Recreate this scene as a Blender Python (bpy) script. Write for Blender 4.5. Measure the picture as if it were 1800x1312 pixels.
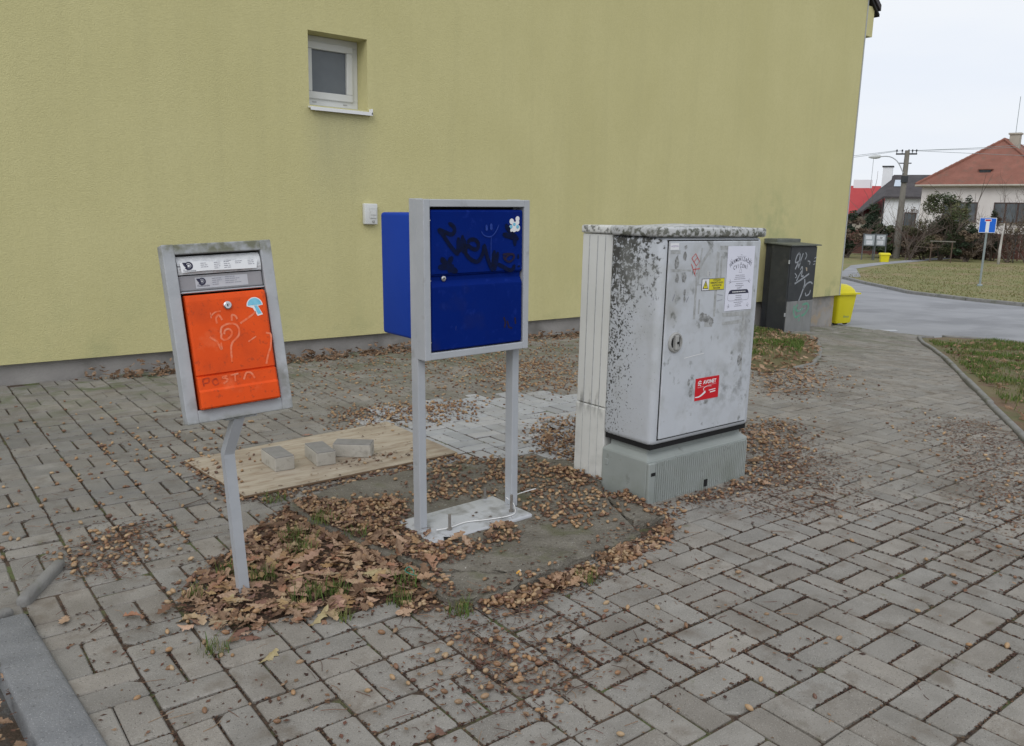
import bpy, bmesh, math, random
from mathutils import Vector, Matrix, noise
RAD = math.radians
rnd = random.Random(11)
scene = bpy.context.scene
for o in list(bpy.data.objects):
    bpy.data.objects.remove(o)
col = scene.collection

# ------------------------------------------------------------------ camera
YAW, PITCH, ROLL, CAMH, FPX = 0.888630, 0.193306, 0.022906, 1.29787, 1444.13
fw = Vector((math.cos(YAW)*math.cos(PITCH), math.sin(YAW)*math.cos(PITCH), -math.sin(PITCH)))
r0 = Vector((math.sin(YAW), -math.cos(YAW), 0)); u0 = r0.cross(fw)
cr = r0*math.cos(ROLL) + u0*math.sin(ROLL); cu = u0*math.cos(ROLL) - r0*math.sin(ROLL)
cam_d = bpy.data.cameras.new('camera'); cam = bpy.data.objects.new('camera', cam_d); col.objects.link(cam)
cam.matrix_world = Matrix(((cr.x, cu.x, -fw.x, 0), (cr.y, cu.y, -fw.y, 0), (cr.z, cu.z, -fw.z, CAMH), (0, 0, 0, 1)))
cam_d.sensor_width = 36; cam_d.lens = FPX/1800*36; cam_d.clip_start = 0.05; cam_d.clip_end = 600
scene.camera = cam
# ------------------------------------------------------------------ sky (overcast) and sun
SUN_AZ, SUN_EL = RAD(232), RAD(42)
w = bpy.data.worlds.new('World'); scene.world = w; w.use_nodes = True
nt = w.node_tree; nt.nodes.clear()
out = nt.nodes.new('ShaderNodeOutputWorld'); bg = nt.nodes.new('ShaderNodeBackground'); bg.inputs[1].default_value = 0.1
sky = nt.nodes.new('ShaderNodeTexSky'); sky.sky_type = 'NISHITA'; sky.sun_disc = False
sky.sun_elevation = SUN_EL; sky.sun_rotation = SUN_AZ; sky.air_density = 1.0; sky.dust_density = 3.0
hs = nt.nodes.new('ShaderNodeHueSaturation'); hs.inputs['Saturation'].default_value = 0.25
tc = nt.nodes.new('ShaderNodeTexCoord'); mp = nt.nodes.new('ShaderNodeMapping'); mp.inputs['Scale'].default_value = (1.5, 1.5, 7)
nz = nt.nodes.new('ShaderNodeTexNoise'); nz.inputs['Scale'].default_value = 1.6; nz.inputs['Detail'].default_value = 4
cr_ = nt.nodes.new('ShaderNodeValToRGB')
cr_.color_ramp.elements[0].position = .3; cr_.color_ramp.elements[0].color = (8.6, 9.2, 10.2, 1)
cr_.color_ramp.elements[1].position = .7; cr_.color_ramp.elements[1].color = (9.6, 9.9, 10.3, 1)
mx = nt.nodes.new('ShaderNodeMix'); mx.data_type = 'RGBA'; mx.inputs[0].default_value = .9
L = nt.links.new
L(tc.outputs['Generated'], mp.inputs[0]); L(mp.outputs[0], nz.inputs['Vector']); L(nz.outputs[0], cr_.inputs[0])
L(sky.outputs[0], hs.inputs['Color']); L(hs.outputs[0], mx.inputs[6]); L(cr_.outputs[0], mx.inputs[7])
L(mx.outputs[2], bg.inputs[0]); L(bg.outputs[0], out.inputs[0])
sd = bpy.data.lights.new('sun', 'SUN'); sd.energy = 1.15; sd.angle = RAD(40); sd.color = (1, .97, .93)
so = bpy.data.objects.new('sun', sd); col.objects.link(so)
sdir = Vector((math.sin(SUN_AZ)*math.cos(SUN_EL), math.cos(SUN_AZ)*math.cos(SUN_EL), math.sin(SUN_EL)))
so.rotation_euler = sdir.to_track_quat('Z', 'Y').to_euler()
vs = scene.view_settings; vs.view_transform = 'Standard'; vs.look = 'None'; vs.exposure = 0.0; vs.gamma = 1.0; vs.use_curve_mapping = False
scene.render.resolution_x = 1024; scene.render.resolution_y = 746

# ------------------------------------------------------------------ helpers
GX = [-100, 4, 6, 8, 10, 11.5, 12.6, 14, 17, 20, 28, 35, 300]
GZ = [0, 0, -.023, -.091, -.205, -.315, -.385, -.44, -.52, -.60, -.88, -1.0, -1.0]
def g(x):
    for i in range(len(GX)-1):
        if x <= GX[i+1]:
            return GZ[i] + (GZ[i+1]-GZ[i])*(x-GX[i])/(GX[i+1]-GX[i])
    return -1.0
def px(p):
    d = Vector(p) - Vector((0, 0, CAMH)); z = d.dot(fw)
    if z < .1: return None
    return 900 + FPX*d.dot(cr)/z, 656 - FPX*d.dot(cu)/z, z
def inframe(p, m=0):
    q = px(p)
    return q is not None and -m < q[0] < 1800+m and -m < q[1] < 1312+m
def inside(p, poly):
    x, y = p; c = False; j = len(poly)-1
    for i in range(len(poly)):
        xi, yi = poly[i]; xj, yj = poly[j]
        if (yi > y) != (yj > y) and x < (xj-xi)*(y-yi)/(yj-yi) + xi: c = not c
        j = i
    return c
def far(pxx, D):   # ground-plan point straight ahead on a bearing, D metres off
    d = fw + cr*((pxx-900)/FPX) + cu*(245/FPX); h = Vector((d.x, d.y)); fh = Vector((fw.x, fw.y)).normalized()
    return h*(D/h.dot(fh))

class MB:
    def __init__(s): s.v = []; s.f = []; s.t = []; s.mi = []
    def add(s, v, f, tint=None, mi=0):
        n = len(s.v); s.v += [tuple(a) for a in v]; s.f += [tuple(i+n for i in q) for q in f]
        s.t += [tint or (1, 1, 1)]*len(f); s.mi += [mi]*len(f); return s
    def box(s, x0, x1, y0, y1, z0, z1, mx=None, tint=None):
        v = [Vector((x, y, z)) for z in (z0, z1) for y in (y0, y1) for x in (x0, x1)]
        if mx: v = [mx @ a for a in v]
        return s.add(v, [(0, 2, 3, 1), (4, 5, 7, 6), (0, 1, 5, 4), (2, 6, 7, 3), (0, 4, 6, 2), (1, 3, 7, 5)], tint)
    def cbox(s, x0, x1, y0, y1, z0, z1, b=.004, seg=2, mx=None, tint=None):
        bm = bmesh.new(); bmesh.ops.create_cube(bm, size=1)
        for v in bm.verts:
            v.co = ((x0+x1)/2+v.co.x*(x1-x0), (y0+y1)/2+v.co.y*(y1-y0), (z0+z1)/2+v.co.z*(z1-z0))
        bmesh.ops.bevel(bm, geom=bm.edges[:], offset=b, segments=seg, affect='EDGES', profile=.5)
        return s.frombm(bm, mx, tint)
    def frombm(s, bm, mx=None, tint=None):
        bm.verts.index_update()
        v = [(mx @ a.co) if mx else a.co.copy() for a in bm.verts]
        f = [[a.index for a in q.verts] for q in bm.faces]; bm.free()
        return s.add(v, f, tint)
    def prism(s, pts, ax, a, b, mx=None, tint=None):   # 2D outline extruded along axis ax from a to b
        def P(u, v, t): return Vector((t, u, v) if ax == 0 else (u, t, v) if ax == 1 else (u, v, t))
        n = len(pts); v = [P(*p, a) for p in pts] + [P(*p, b) for p in pts]
        if mx: v = [mx @ q for q in v]
        f = [tuple(range(n))[::-1], tuple(range(n, 2*n))] + [(i, (i+1) % n, n+(i+1) % n, n+i) for i in range(n)]
        return s.add(v, f, tint)
    def tube(s, pts, rad, n=8, cap=True, mx=None, tint=None):
        pts = [Vector(p) for p in pts]; m = len(pts)
        rr = rad if isinstance(rad, (list, tuple)) else [rad]*m
        vs_ = []; prev = None
        for i, p in enumerate(pts):
            d = (pts[min(i+1, m-1)]-pts[max(i-1, 0)]).normalized()
            a = prev if prev is not None else (Vector((0, 0, 1)) if abs(d.z) < .9 else Vector((1, 0, 0)))
            a = (a - d*a.dot(d)).normalized(); prev = a; b = d.cross(a)
            for k in range(n):
                t = 2*math.pi*k/n; vs_.append(p + (a*math.cos(t)+b*math.sin(t))*rr[i])
        if mx: vs_ = [mx @ q for q in vs_]
        f = [(i*n+k, i*n+(k+1) % n, (i+1)*n+(k+1) % n, (i+1)*n+k) for i in range(m-1) for k in range(n)]
        if cap: f += [tuple(range(n))[::-1], tuple(range((m-1)*n, m*n))]
        return s.add(vs_, f, tint)
    def lathe(s, prof, n=16, mx=None, tint=None):   # prof of (r, z)
        v = []; m = len(prof)
        for r, z in prof:
            for k in range(n):
                t = 2*math.pi*k/n; v.append(Vector((r*math.cos(t), r*math.sin(t), z)))
        if mx: v = [mx @ q for q in v]
        f = [(i*n+k, i*n+(k+1) % n, (i+1)*n+(k+1) % n, (i+1)*n+k) for i in range(m-1) for k in range(n)]
        f += [tuple(range(n))[::-1], tuple(range((m-1)*n, m*n))]
        return s.add(v, f, tint)
    def ribbon(s, pts, width, pl, tint=None):   # flat stroke in plane pl(u,v)
        pts = [Vector(p) for p in pts]; m = len(pts); v = []
        ww = width if isinstance(width, (list, tuple)) else [width]*m
        for i, p in enumerate(pts):
            d = pts[min(i+1, m-1)]-pts[max(i-1, 0)]
            d = d.normalized() if d.length else Vector((1, 0))
            nn = Vector((-d.y, d.x))*ww[i]/2
            v += [pl(*(p+nn)), pl(*(p-nn))]
        return s.add(v, [(2*i, 2*i+1, 2*i+3, 2*i+2) for i in range(m-1)], tint)
    def poly(s, pts, pl, tint=None):
        return s.add([pl(*p) for p in pts], [tuple(range(len(pts)))], tint)
    def mesh(s, name, mat, smooth=False, tint=False):
        me = bpy.data.meshes.new(name); me.from_pydata(s.v, [], s.f)
        ms = mat if isinstance(mat, (list, tuple)) else [mat]
        for m in ms: me.materials.append(m)
        if len(ms) > 1: me.polygons.foreach_set('material_index', s.mi)
        if tint:
            at = me.attributes.new('tint', 'FLOAT_COLOR', 'FACE')
            at.data.foreach_set('color', [c for t in s.t for c in (t[0], t[1], t[2], 1)])
        if smooth: me.polygons.foreach_set('use_smooth', [True]*len(me.polygons))
        me.update(); return me
    def build(s, name, mat, parent=None, smooth=False, tint=False, sharp=None):
        me = s.mesh(name, mat, smooth, tint)
        if smooth and sharp: me.set_sharp_from_angle(angle=RAD(sharp))
        return link(name, me, parent)
def link(name, me, parent=None):
    o = bpy.data.objects.new(name, me); col.objects.link(o)
    if parent: o.parent = parent
    return o
def tag(o, label=None, cat=None, group=None, kind=None):
    if label: o['label'] = label
    if cat: o['category'] = cat
    if group: o['group'] = group
    if kind: o['kind'] = kind
    return o
def thing(name, loc, label, cat, group=None, rot=(0, 0, 0)):
    o = bpy.data.objects.new(name, None); col.objects.link(o); o.empty_display_size = .1
    o.location = loc; o.rotation_euler = rot
    return tag(o, label, cat, group)
def smoothpts(pts, k=6):   # catmull-rom through 2D/3D points
    P = [Vector(p) for p in pts]; P = [2*P[0]-P[1]] + P + [2*P[-1]-P[-2]]; o = []
    for i in range(1, len(P)-2):
        for j in range(k):
            t = j/k; a, b, c, d = P[i-1:i+3]
            o.append(.5*((2*b)+(c-a)*t+(2*a-5*b+4*c-d)*t*t+(3*b-a-3*c+d)*t**3))
    o.append(P[-2]); return o
XC = [4+.5*i for i in range(1, 21)] + [15, 16, 17, 18.5, 20, 22, 24, 26, 28, 30, 32, 35]
def drape(name, poly, dz, mat, kind='structure', parent=None, thick=0):
    bm = bmesh.new(); f = bm.faces.new([bm.verts.new((x, y, 0)) for x, y in poly])
    if f.normal.z < 0 or (f.normal_update() or f.normal.z < 0): f.normal_flip()
    bmesh.ops.triangulate(bm, faces=bm.faces[:])
    for x in XC:
        bmesh.ops.bisect_plane(bm, geom=bm.verts[:]+bm.edges[:]+bm.faces[:], plane_co=(x, 0, 0), plane_no=(1, 0, 0))
    for v in bm.verts: v.co.z = g(v.co.x)+dz
    o = MB().frombm(bm).build(name, mat, parent)
    if kind and not parent: o['kind'] = kind
    return o

# ------------------------------------------------------------------ materials
def mat(name, c1, c2=None, scale=6, detail=4, rough=.7, bump=0., bscale=80, layers=(), spec=.3, metal=0., pos=False, tint=False, stretch=None, nrough=None, trans=0):
    m = bpy.data.materials.new(name); m.use_nodes = True; n = m.node_tree; N = n.nodes; K = n.links.new
    b = N['Principled BSDF']; b.inputs['Roughness'].default_value = rough
    b.inputs['Specular IOR Level'].default_value = spec; b.inputs['Metallic'].default_value = metal
    if pos:
        co = N.new('ShaderNodeNewGeometry').outputs['Position']
    else:
        co = N.new('ShaderNodeTexCoord').outputs['Object']
    sep = None
    def vec(st):
        if not st: return co
        q = N.new('ShaderNodeMapping'); q.inputs['Scale'].default_value = st; K(co, q.inputs[0]); return q.outputs[0]
    def nz_(sc, de, st=None, ro=.55):
        q = N.new('ShaderNodeTexNoise'); q.inputs['Scale'].default_value = sc; q.inputs['Detail'].default_value = de
        q.inputs['Roughness'].default_value = ro; K(vec(st), q.inputs['Vector']); return q.outputs[0]
    def rng(s, a, b_, c=0., d=1.):
        q = N.new('ShaderNodeMapRange'); q.inputs[1].default_value = a; q.inputs[2].default_value = b_
        q.inputs[3].default_value = c; q.inputs[4].default_value = d; K(s, q.inputs[0]); return q.outputs[0]
    def mixc(f, a, b_, mode='MIX'):
        q = N.new('ShaderNodeMix'); q.data_type = 'RGBA'; q.blend_type = mode
        if isinstance(f, (int, float)): q.inputs[0].default_value = f
        else: K(f, q.inputs[0])
        for v, i in ((a, 6), (b_, 7)):
            if isinstance(v, tuple): q.inputs[i].default_value = (*v, 1)
            else: K(v, q.inputs[i])
        return q.outputs[2]
    def mul(a, b_):
        q = N.new('ShaderNodeMath'); q.operation = 'MULTIPLY'; K(a, q.inputs[0])
        if isinstance(b_, (int, float)): q.inputs[1].default_value = b_
        else: K(b_, q.inputs[1])
        return q.outputs[0]
    c = mixc(rng(nz_(scale, detail, stretch), .3, .7), c1, c2) if c2 else None
    if c is None:
        q = N.new('ShaderNodeRGB'); q.outputs[0].default_value = (*c1, 1); c = q.outputs[0]
    if tint:
        a = N.new('ShaderNodeAttribute'); a.attribute_name = 'tint'; c = mixc(1., c, a.outputs['Color'], 'MULTIPLY')
    for l in layers:
        nv = nz_(l['scale'], l.get('detail', 4), l.get('stretch'), l.get('ro', .6)); mk = None
        for ax, a, b_ in l.get('mask', ()):
            if sep is None:
                sep = N.new('ShaderNodeSeparateXYZ'); K(co, sep.inputs[0])
            q = rng(sep.outputs[ax], a, b_); mk = q if mk is None else mul(mk, q)
        if 'mod' in l:      # the mask thins the stain out instead of fading it
            q = N.new('ShaderNodeMath'); q.operation = 'SUBTRACT'; K(nv, q.inputs[0]); K(rng(mk, 0., 1., l['mod'], 0.), q.inputs[1]); nv = q.outputs[0]; mk = None
        f = rng(nv, l['lo'], l['hi'])
        if mk is not None: f = mul(f, mk)
        if 'amt' in l: f = mul(f, l['amt'])
        c = mixc(f, c, l['col'])
    K(c, b.inputs['Base Color'])
    if nrough: K(rng(nz_(nrough[0], 4), .3, .7, nrough[1], nrough[2]), b.inputs['Roughness'])
    if bump:
        q = N.new('ShaderNodeBump'); q.inputs['Strength'].default_value = 1; q.inputs['Distance'].default_value = bump
        K(nz_(bscale, 3), q.inputs['Height']); K(q.outputs[0], b.inputs['Normal'])
    if trans:
        t = N.new('ShaderNodeBsdfTranslucent'); K(c, t.inputs[0]); q = N.new('ShaderNodeMixShader'); q.inputs[0].default_value = trans
        K(b.outputs[0], q.inputs[1]); K(t.outputs[0], q.inputs[2]); K(q.outputs[0], N['Material Output'].inputs[0])
    return m
def ly(col, scale, lo, hi, **k): return dict(col=col, scale=scale, lo=lo, hi=hi, **k)
DIRT = (.075, .055, .042)
m_wall = mat('yellow_render', (.53, .492, .246), (.57, .53, .274), 1.2, 4, .92, .004, 130, pos=True, layers=[
    ly((.48, .445, .21), .9, .5, .75, amt=.5, stretch=(1, 1, .35)), ly((.47, .435, .22), 45, .45, .62, amt=.28, detail=3), ly((.62, .58, .33), 70, .60, .70, amt=.28, detail=2), ly((.45, .42, .22), 2.5, .5, .72, amt=.22, stretch=(2.5, 1, .12)), ly((.36, .37, .19), 3.5, .5, .8, amt=.7, mask=[(2, .75, .1)]),
    ly((.36, .35, .22), 2.2, .15, .6, amt=.6, stretch=(3, 1, .25), mask=[(2, 1.2, 2.15), (2, 2.16, 2.14), (0, 3.1, 3.3), (0, 3.85, 3.6)]),
    ly((.27, .30, .15), 5, .46, .7, amt=.8, mask=[(2, .55, .15), (0, 8.5, 10)]), ly((.3, .34, .17), 4, .42, .7, amt=.7, mask=[(2, .9, 1.1), (2, 1.9, 1.2), (0, 9.3, 9.9), (0, 10.9, 10.3)])])
m_reveal = m_wall
m_plinth = mat('grey_plinth', (.24, .23, .22), (.33, .315, .30), 3, 6, .9, .003, 60, pos=True, layers=[ly((.12, .115, .10), 2.5, .5, .7, amt=.7), ly((.33, .27, .2), 4, .5, .62, mask=[(0, 10, 10.6)])])
m_brick = mat('paver_concrete', (.205, .192, .172), (.262, .246, .222), 9, 4, .92, .0026, 150, pos=True, tint=True, layers=[
    ly((.40, .38, .35), 300, .61, .68, detail=2, amt=.8), ly((.075, .07, .06), 210, .62, .70, detail=2, amt=.8), ly((.11, .097, .08), 2.0, .50, .72, amt=.5), ly((.13, .105, .08), 7, .54, .70, amt=.6), ly((.12, .122, .122), 1.1, .36, .62, amt=.5, mask=[(0, 2.6, 1.0), (1, 3.0, 3.8)]),
    ly((.105, .125, .06), 5, .5, .66, amt=.85, mask=[(1, 5.1, 6.3)]), ly((.11, .12, .075), 1.6, .47, .66, amt=.65, mask=[(0, 2.0, 3.2), (1, 3.9, 5.0)]), ly((.15, .16, .09), 14, .66, .76, amt=.5)])
m_pale = mat('pale_paver_concrete', (.31, .315, .322), (.375, .38, .388), 9, 5, .86, .0012, 170, pos=True, tint=True, layers=[ly((.26, .25, .235), 3, .54, .72, amt=.6), ly((.2, .19, .18), 260, .68, .75, detail=2)])
m_bed = mat('joint_soil', (.052, .037, .028), (.095, .068, .049), 40, 6, .95, .004, 120, pos=True, layers=[ly((.10, .125, .05), 6, .52, .64, amt=.9), ly((.20, .15, .10), 160, .6, .68)])
m_soil = mat('soil', (.075, .05, .036), (.12, .082, .058), 30, 6, .95, .008, 60, pos=True, layers=[ly((.22, .17, .12), 190, .62, .7)])
m_slab = mat('old_concrete', (.125, .113, .092), (.195, .180, .152), 9, 5, .93, .011, 55, pos=True, layers=[
    ly((.50, .49, .45), 150, .68, .73, detail=2), ly((.05, .047, .04), 90, .6, .70, detail=4, amt=.8), ly((.10, .105, .05), 5, .55, .68, amt=.6), ly((.42, .415, .40), 8, .70, .73, amt=.8, detail=3)])
m_kerb = mat('kerb_concrete', (.155, .16, .167), (.22, .225, .232), 8, 6, .9, .004, 150, pos=True, layers=[ly((.08, .078, .075), 5, .54, .72, amt=.6), ly((.42, .42, .42), 200, .62, .69, detail=2, amt=.7), ly((.07, .07, .07), 120, .64, .72, detail=2, amt=.7)])
m_edge = mat('edging_concrete', (.17, .167, .16), (.24, .236, .225), 8, 6, .9, .003, 120, pos=True, layers=[ly((.1, .12, .06), 6, .55, .7, amt=.6), ly((.1, .09, .08), 20, .6, .72, amt=.5)])
m_asph = mat('asphalt', (.245, .25, .263), (.30, .305, .32), 1.1, 5, .9, .003, 180, pos=True, layers=[ly((.19, .194, .205), .35, .5, .64, amt=.75, stretch=(1, 2.2, 1)), ly((.33, .33, .34), 240, .62, .7, amt=.6)])
m_asph2 = mat('old_asphalt', (.09, .088, .085), (.15, .147, .14), 6, 6, .92, .006, 90, pos=True, layers=[ly((.3, .29, .28), 220, .62, .7, amt=.6), ly((.07, .05, .035), 5, .5, .62)])
m_verge = mat('verge_soil', (.10, .105, .045), (.17, .135, .075), 3, 5, .95, .01, 40, pos=True, layers=[ly((.15, .10, .065), 1.7, .52, .62)])
m_fverge = mat('far_verge', (.16, .165, .06), (.22, .195, .088), .6, 7, .95, .02, 20, pos=True, layers=[ly((.25, .19, .11), .5, .52, .66), ly((.12, .15, .045), 1.3, .55, .68, amt=.7)])
m_ground = mat('ground_soil', (.12, .115, .06), (.17, .15, .08), .5, 6, .95, .01, 20, pos=True)
m_galv = mat('galvanised_steel', (.33, .345, .365), (.40, .415, .435), 12, 5, .5, .0006, 90, metal=.0, spec=.4, layers=[ly((.115, .115, .055), 13, .40, .56, amt=.85, mask=[(2, 1.135, 1.165)]), ly((.12, .12, .085), 10, .46, .62, amt=.85, mask=[(0, .09, .14)]), ly((.12, .12, .08), 12, .46, .62, amt=.8, mask=[(2, .67, .64)]), ly((.17, .175, .16), 9, .56, .72, amt=.6)])
m_galv2 = mat('grey_painted_steel', (.36, .38, .41), (.41, .43, .46), 9, 4, .42, .0004, 120, spec=.4, layers=[ly((.2, .2, .19), 12, .64, .78, amt=.5)])
m_plate = mat('white_painted_plate', (.40, .415, .44), (.47, .485, .51), 10, 4, .55, .0006, 120, layers=[ly((.12, .115, .10), 11, .50, .68, amt=.75, mask=[(2, .038, .0405)])])
m_orange = mat('orange_paint', (.78, .088, .010), (.68, .072, .009), 7, 5, .6, .0005, 260, spec=.2, layers=[ly((.28, .05, .02), 60, .58, .68, amt=.55), ly((.42, .05, .012), 6, .52, .72, amt=.5), ly((.80, .18, .07), 9, .58, .72, amt=.45)])
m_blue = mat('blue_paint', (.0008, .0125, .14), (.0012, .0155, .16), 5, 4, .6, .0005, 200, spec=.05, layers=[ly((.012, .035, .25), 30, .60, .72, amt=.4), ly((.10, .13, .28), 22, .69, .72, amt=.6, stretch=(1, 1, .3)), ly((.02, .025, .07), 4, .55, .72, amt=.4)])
m_blue_lit = mat('blue_paint_lit', (.008, .045, .33), (.010, .05, .35), 5, 4, .6, .0004, 300, spec=.15)  # same blue as the door, brightened to paint in the light on the side
m_dark = mat('dark_gap', (.012, .012, .013), rough=.9)
m_chrome = mat('lock_metal', (.55, .55, .56), rough=.28, metal=1., spec=.5)
m_spray = mat('black_spray', (.006, .008, .022), (.004, .010, .05), 55, 5, .9, spec=.08)
m_spray2 = mat('brown_spray', (.035, .02, .022), (.01, .014, .05), 70, 5, .9, spec=.08)
m_chalk = mat('blue_chalk', (.035, .07, .30), (.012, .035, .23), 60, 4, .9, spec=.08)
m_scr = mat('pale_scratch', (.74, .27, .16), (.78, .10, .015), 70, 6, .7, spec=.2)
m_white = mat('white_print', (.74, .75, .77), rough=.5)
m_paper = mat('poster_paper', (.66, .675, .78), (.69, .70, .80), 14, 3, .55)
m_ink = mat('print_ink', (.03, .03, .06), rough=.6)
m_inkg = mat('grey_print_ink', (.22, .22, .27), rough=.6)
m_red = mat('red_sticker', (.60, .012, .022), (.52, .010, .02), 9, 3, .4)
m_redink = mat('red_ink', (.55, .10, .09), rough=.6)
m_yel = mat('yellow_sticker', (.68, .60, .02), (.62, .56, .02), 12, 3, .4)
m_sky = mat('pale_blue_sticker', (.14, .45, .62), (.22, .55, .72), 60, 3, .4)
m_cab = mat('cabinet_grp', (.45, .475, .515), (.53, .555, .595), 4, 6, .6, .0007, 150, layers=[
    ly((.055, .055, .052), 48, .40, .50, detail=6, mod=.3, mask=[(0, -.33, -.35), (2, .68, 1.06), (1, -.30, .0)]),
    ly((.06, .06, .058), 95, .50, .55, detail=4, mod=.30, mask=[(0, -.33, -.35), (1, -.25, .10), (2, -1.2, .75)]),
    ly((.30, .31, .30), 4, .5, .68, amt=.45), ly((.10, .10, .095), 150, .70, .75, detail=3, amt=.8)])
m_cap = mat('cabinet_cap_grp', (.42, .43, .43), (.52, .53, .54), 6, 5, .6, .001, 120, layers=[ly((.10, .105, .085), 40, .46, .56, detail=6, mod=.12, mask=[(2, 1.262, 1.23)]), ly((.2, .2, .18), 20, .5, .66, detail=6, amt=.6)])
m_door = mat('cabinet_door_grp', (.45, .475, .515), (.51, .535, .575), 5, 6, .55, .0005, 150, layers=[
    ly((.30, .295, .27), 3.2, .52, .68, amt=.6, mask=[(2, .6, .85)]), ly((.11, .115, .10), 13, .60, .70, detail=6, amt=.85), ly((.15, .155, .15), 22, .48, .66, detail=6, amt=.7, mask=[(2, .36, .50), (2, .64, .50), (0, -.2, -.05)]), ly((.2, .2, .19), 16, .46, .66, detail=5, amt=.6, mask=[(0, .10, .2), (2, .5, .62)]), ly((.34, .35, .35), 9, .5, .7, amt=.5), ly((.09, .09, .085), 120, .70, .76, amt=.6)])
m_tape = mat('tape_residue', (.28, .285, .28), (.44, .455, .47), 45, 6, .8)
m_soot = mat('soot_stain', (.10, .10, .095), (.42, .43, .44), 60, 7, .8)
m_pil = mat('pillar_grp', (.60, .605, .585), (.66, .665, .645), 3, 5, .55, .0004, 150, layers=[ly((.35, .355, .34), 9, .5, .7, amt=.6, mask=[(2, .4, .02)]), ly((.14, .14, .13), 25, .5, .62, amt=.7, stretch=(1, 1, .3), mask=[(2, .32, .40), (2, .48, .40)]), ly((.15, .15, .14), 60, .5, .6, amt=.9, mask=[(2, 1.2, 1.22)])])
m_ped = mat('pedestal_grp', (.26, .285, .275), (.31, .335, .325), 4, 5, .6, .0005, 120, layers=[ly((.17, .19, .15), 6, .5, .7, amt=.6, mask=[(2, .2, .0)]), ly((.12, .12, .11), 16, .62, .74, amt=.6)])
m_knob = mat('grey_plastic', (.30, .30, .29), (.36, .36, .35), 20, 4, .55)
m_ply = mat('plywood', (.32, .27, .205), (.45, .395, .32), 3.2, 6, .8, .0008, 60, stretch=(1.2, 7, 1), layers=[ly((.24, .17, .115), 4, .50, .70, amt=.75, stretch=(1.6, 8, 1)), ly((.20, .15, .11), 2.2, .5, .7, amt=.6), ly((.22, .16, .11), 9, .62, .74, amt=.6)])
m_plye = mat('plywood_edge', (.16, .105, .065), (.24, .16, .10), 30, 5, .9)
m_loose = mat('loose_paver_top', (.20, .195, .185), (.26, .25, .24), 20, 5, .9, .001, 150)
m_loose2 = mat('loose_paver_side', (.36, .34, .30), (.44, .42, .375), 14, 6, .92, .002, 120, stretch=(1, 1, .4), layers=[ly((.2, .19, .16), 18, .55, .7, amt=.6)])
m_bolt = mat('bolt_steel', (.22, .20, .18), (.32, .3, .28), 60, 4, .5, metal=.6)
m_wire = mat('white_cable', (.70, .70, .70), rough=.45)
m_wframe = mat('window_pvc', (.56, .57, .56), (.60, .61, .60), 6, 3, .45)
m_glass = mat('frosted_glass', (.10, .115, .13), (.12, .135, .15), 8, 3, .35, .001, 400, spec=.5)
m_sill = mat('sill_sheet', (.72, .73, .74), rough=.45)
m_box = mat('sensor_plastic', (.62, .63, .62), rough=.5)
m_dk = mat('dark_cabinet_paint', (.028, .031, .036), (.042, .046, .05), 5, 5, .5, .0005, 100, layers=[ly((.075, .075, .072), 6, .58, .75, amt=.6)])
m_dkcap = mat('dark_cabinet_cap', (.09, .10, .09), (.13, .14, .125), 8, 5, .6)
m_dkp = mat('steel_panel', (.18, .185, .185), (.23, .235, .235), 5, 5, .5, layers=[ly((.13, .13, .12), 7, .52, .7, amt=.7, stretch=(4, 1, .4))])
m_wspray = mat('white_spray', (.34, .36, .39), (.22, .235, .26), 30, 4, .7)
m_gspray = mat('green_spray', (.09, .30, .20), (.17, .30, .24), 24, 4, .7)
m_ybin = mat('yellow_plastic', (.62, .55, .015), (.66, .59, .018), 4, 3, .45)
m_black = mat('black_rubber', (.02, .02, .02), rough=.7)
m_acorn = mat('acorn', (1, 1, 1), (.82, .8, .78), 300, 3, .42, spec=.4, tint=True)
m_leaf = mat('dry_leaf', (1, 1, 1), (.78, .74, .70), 90, 4, .75, .0006, 200, tint=True, trans=.12)
m_frag = mat('litter', (1, 1, 1), (.7, .68, .66), 200, 3, .85, tint=True, pos=True)
m_grass = mat('grass', (1, 1, 1), (.8, .85, .75), 3, 3, .7, tint=True, pos=True, trans=.25)
m_twig = mat('twig_bark', (.075, .052, .042), (.12, .085, .065), 60, 4, .85)
m_signb = mat('sign_blue', (.012, .13, .62), rough=.4)
m_signw = mat('sign_white', (.72, .74, .78), rough=.4)
m_signr = mat('sign_red', (.45, .02, .03), rough=.4)
m_pole = mat('sign_pole', (.22, .26, .27), (.28, .32, .33), 8, 4, .5)
m_cpole = mat('concrete_pole', (.17, .16, .14), (.22, .205, .18), 3, 5, .9, pos=True)
m_hwall = mat('house_render', (.64, .60, .58), (.72, .69, .67), .8, 5, .9, .003, 40, pos=True, layers=[ly((.50, .47, .44), 1.2, .55, .75, amt=.5)])
m_hwall2 = mat('white_house_render', (.74, .76, .80), (.78, .80, .83), .8, 4, .9, pos=True)
m_rtile = mat('clay_tiles', (.20, .085, .062), (.265, .115, .085), 1.3, 7, .85, .02, 9, pos=True, layers=[ly((.16, .10, .075), 1.8, .52, .7, amt=.6)])
m_rred = mat('red_sheet_roof', (.36, .04, .045), (.42, .055, .055), .8, 4, .6, pos=True)
m_rdark = mat('dark_roof', (.05, .045, .048), (.075, .068, .07), 2, 5, .7, .01, 12, pos=True)
m_hwin = mat('house_glass', (.07, .08, .09), (.13, .15, .165), 1.2, 3, .2, spec=.5, pos=True)
m_hframe = mat('brown_window_frame', (.07, .045, .04), rough=.6)
m_chim = mat('chimney_render', (.36, .33, .28), (.44, .41, .35), 2, 5, .9, pos=True)
m_fence = mat('brown_fence', (.10, .045, .038), (.14, .068, .055), 2, 5, .85, pos=True)
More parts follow.
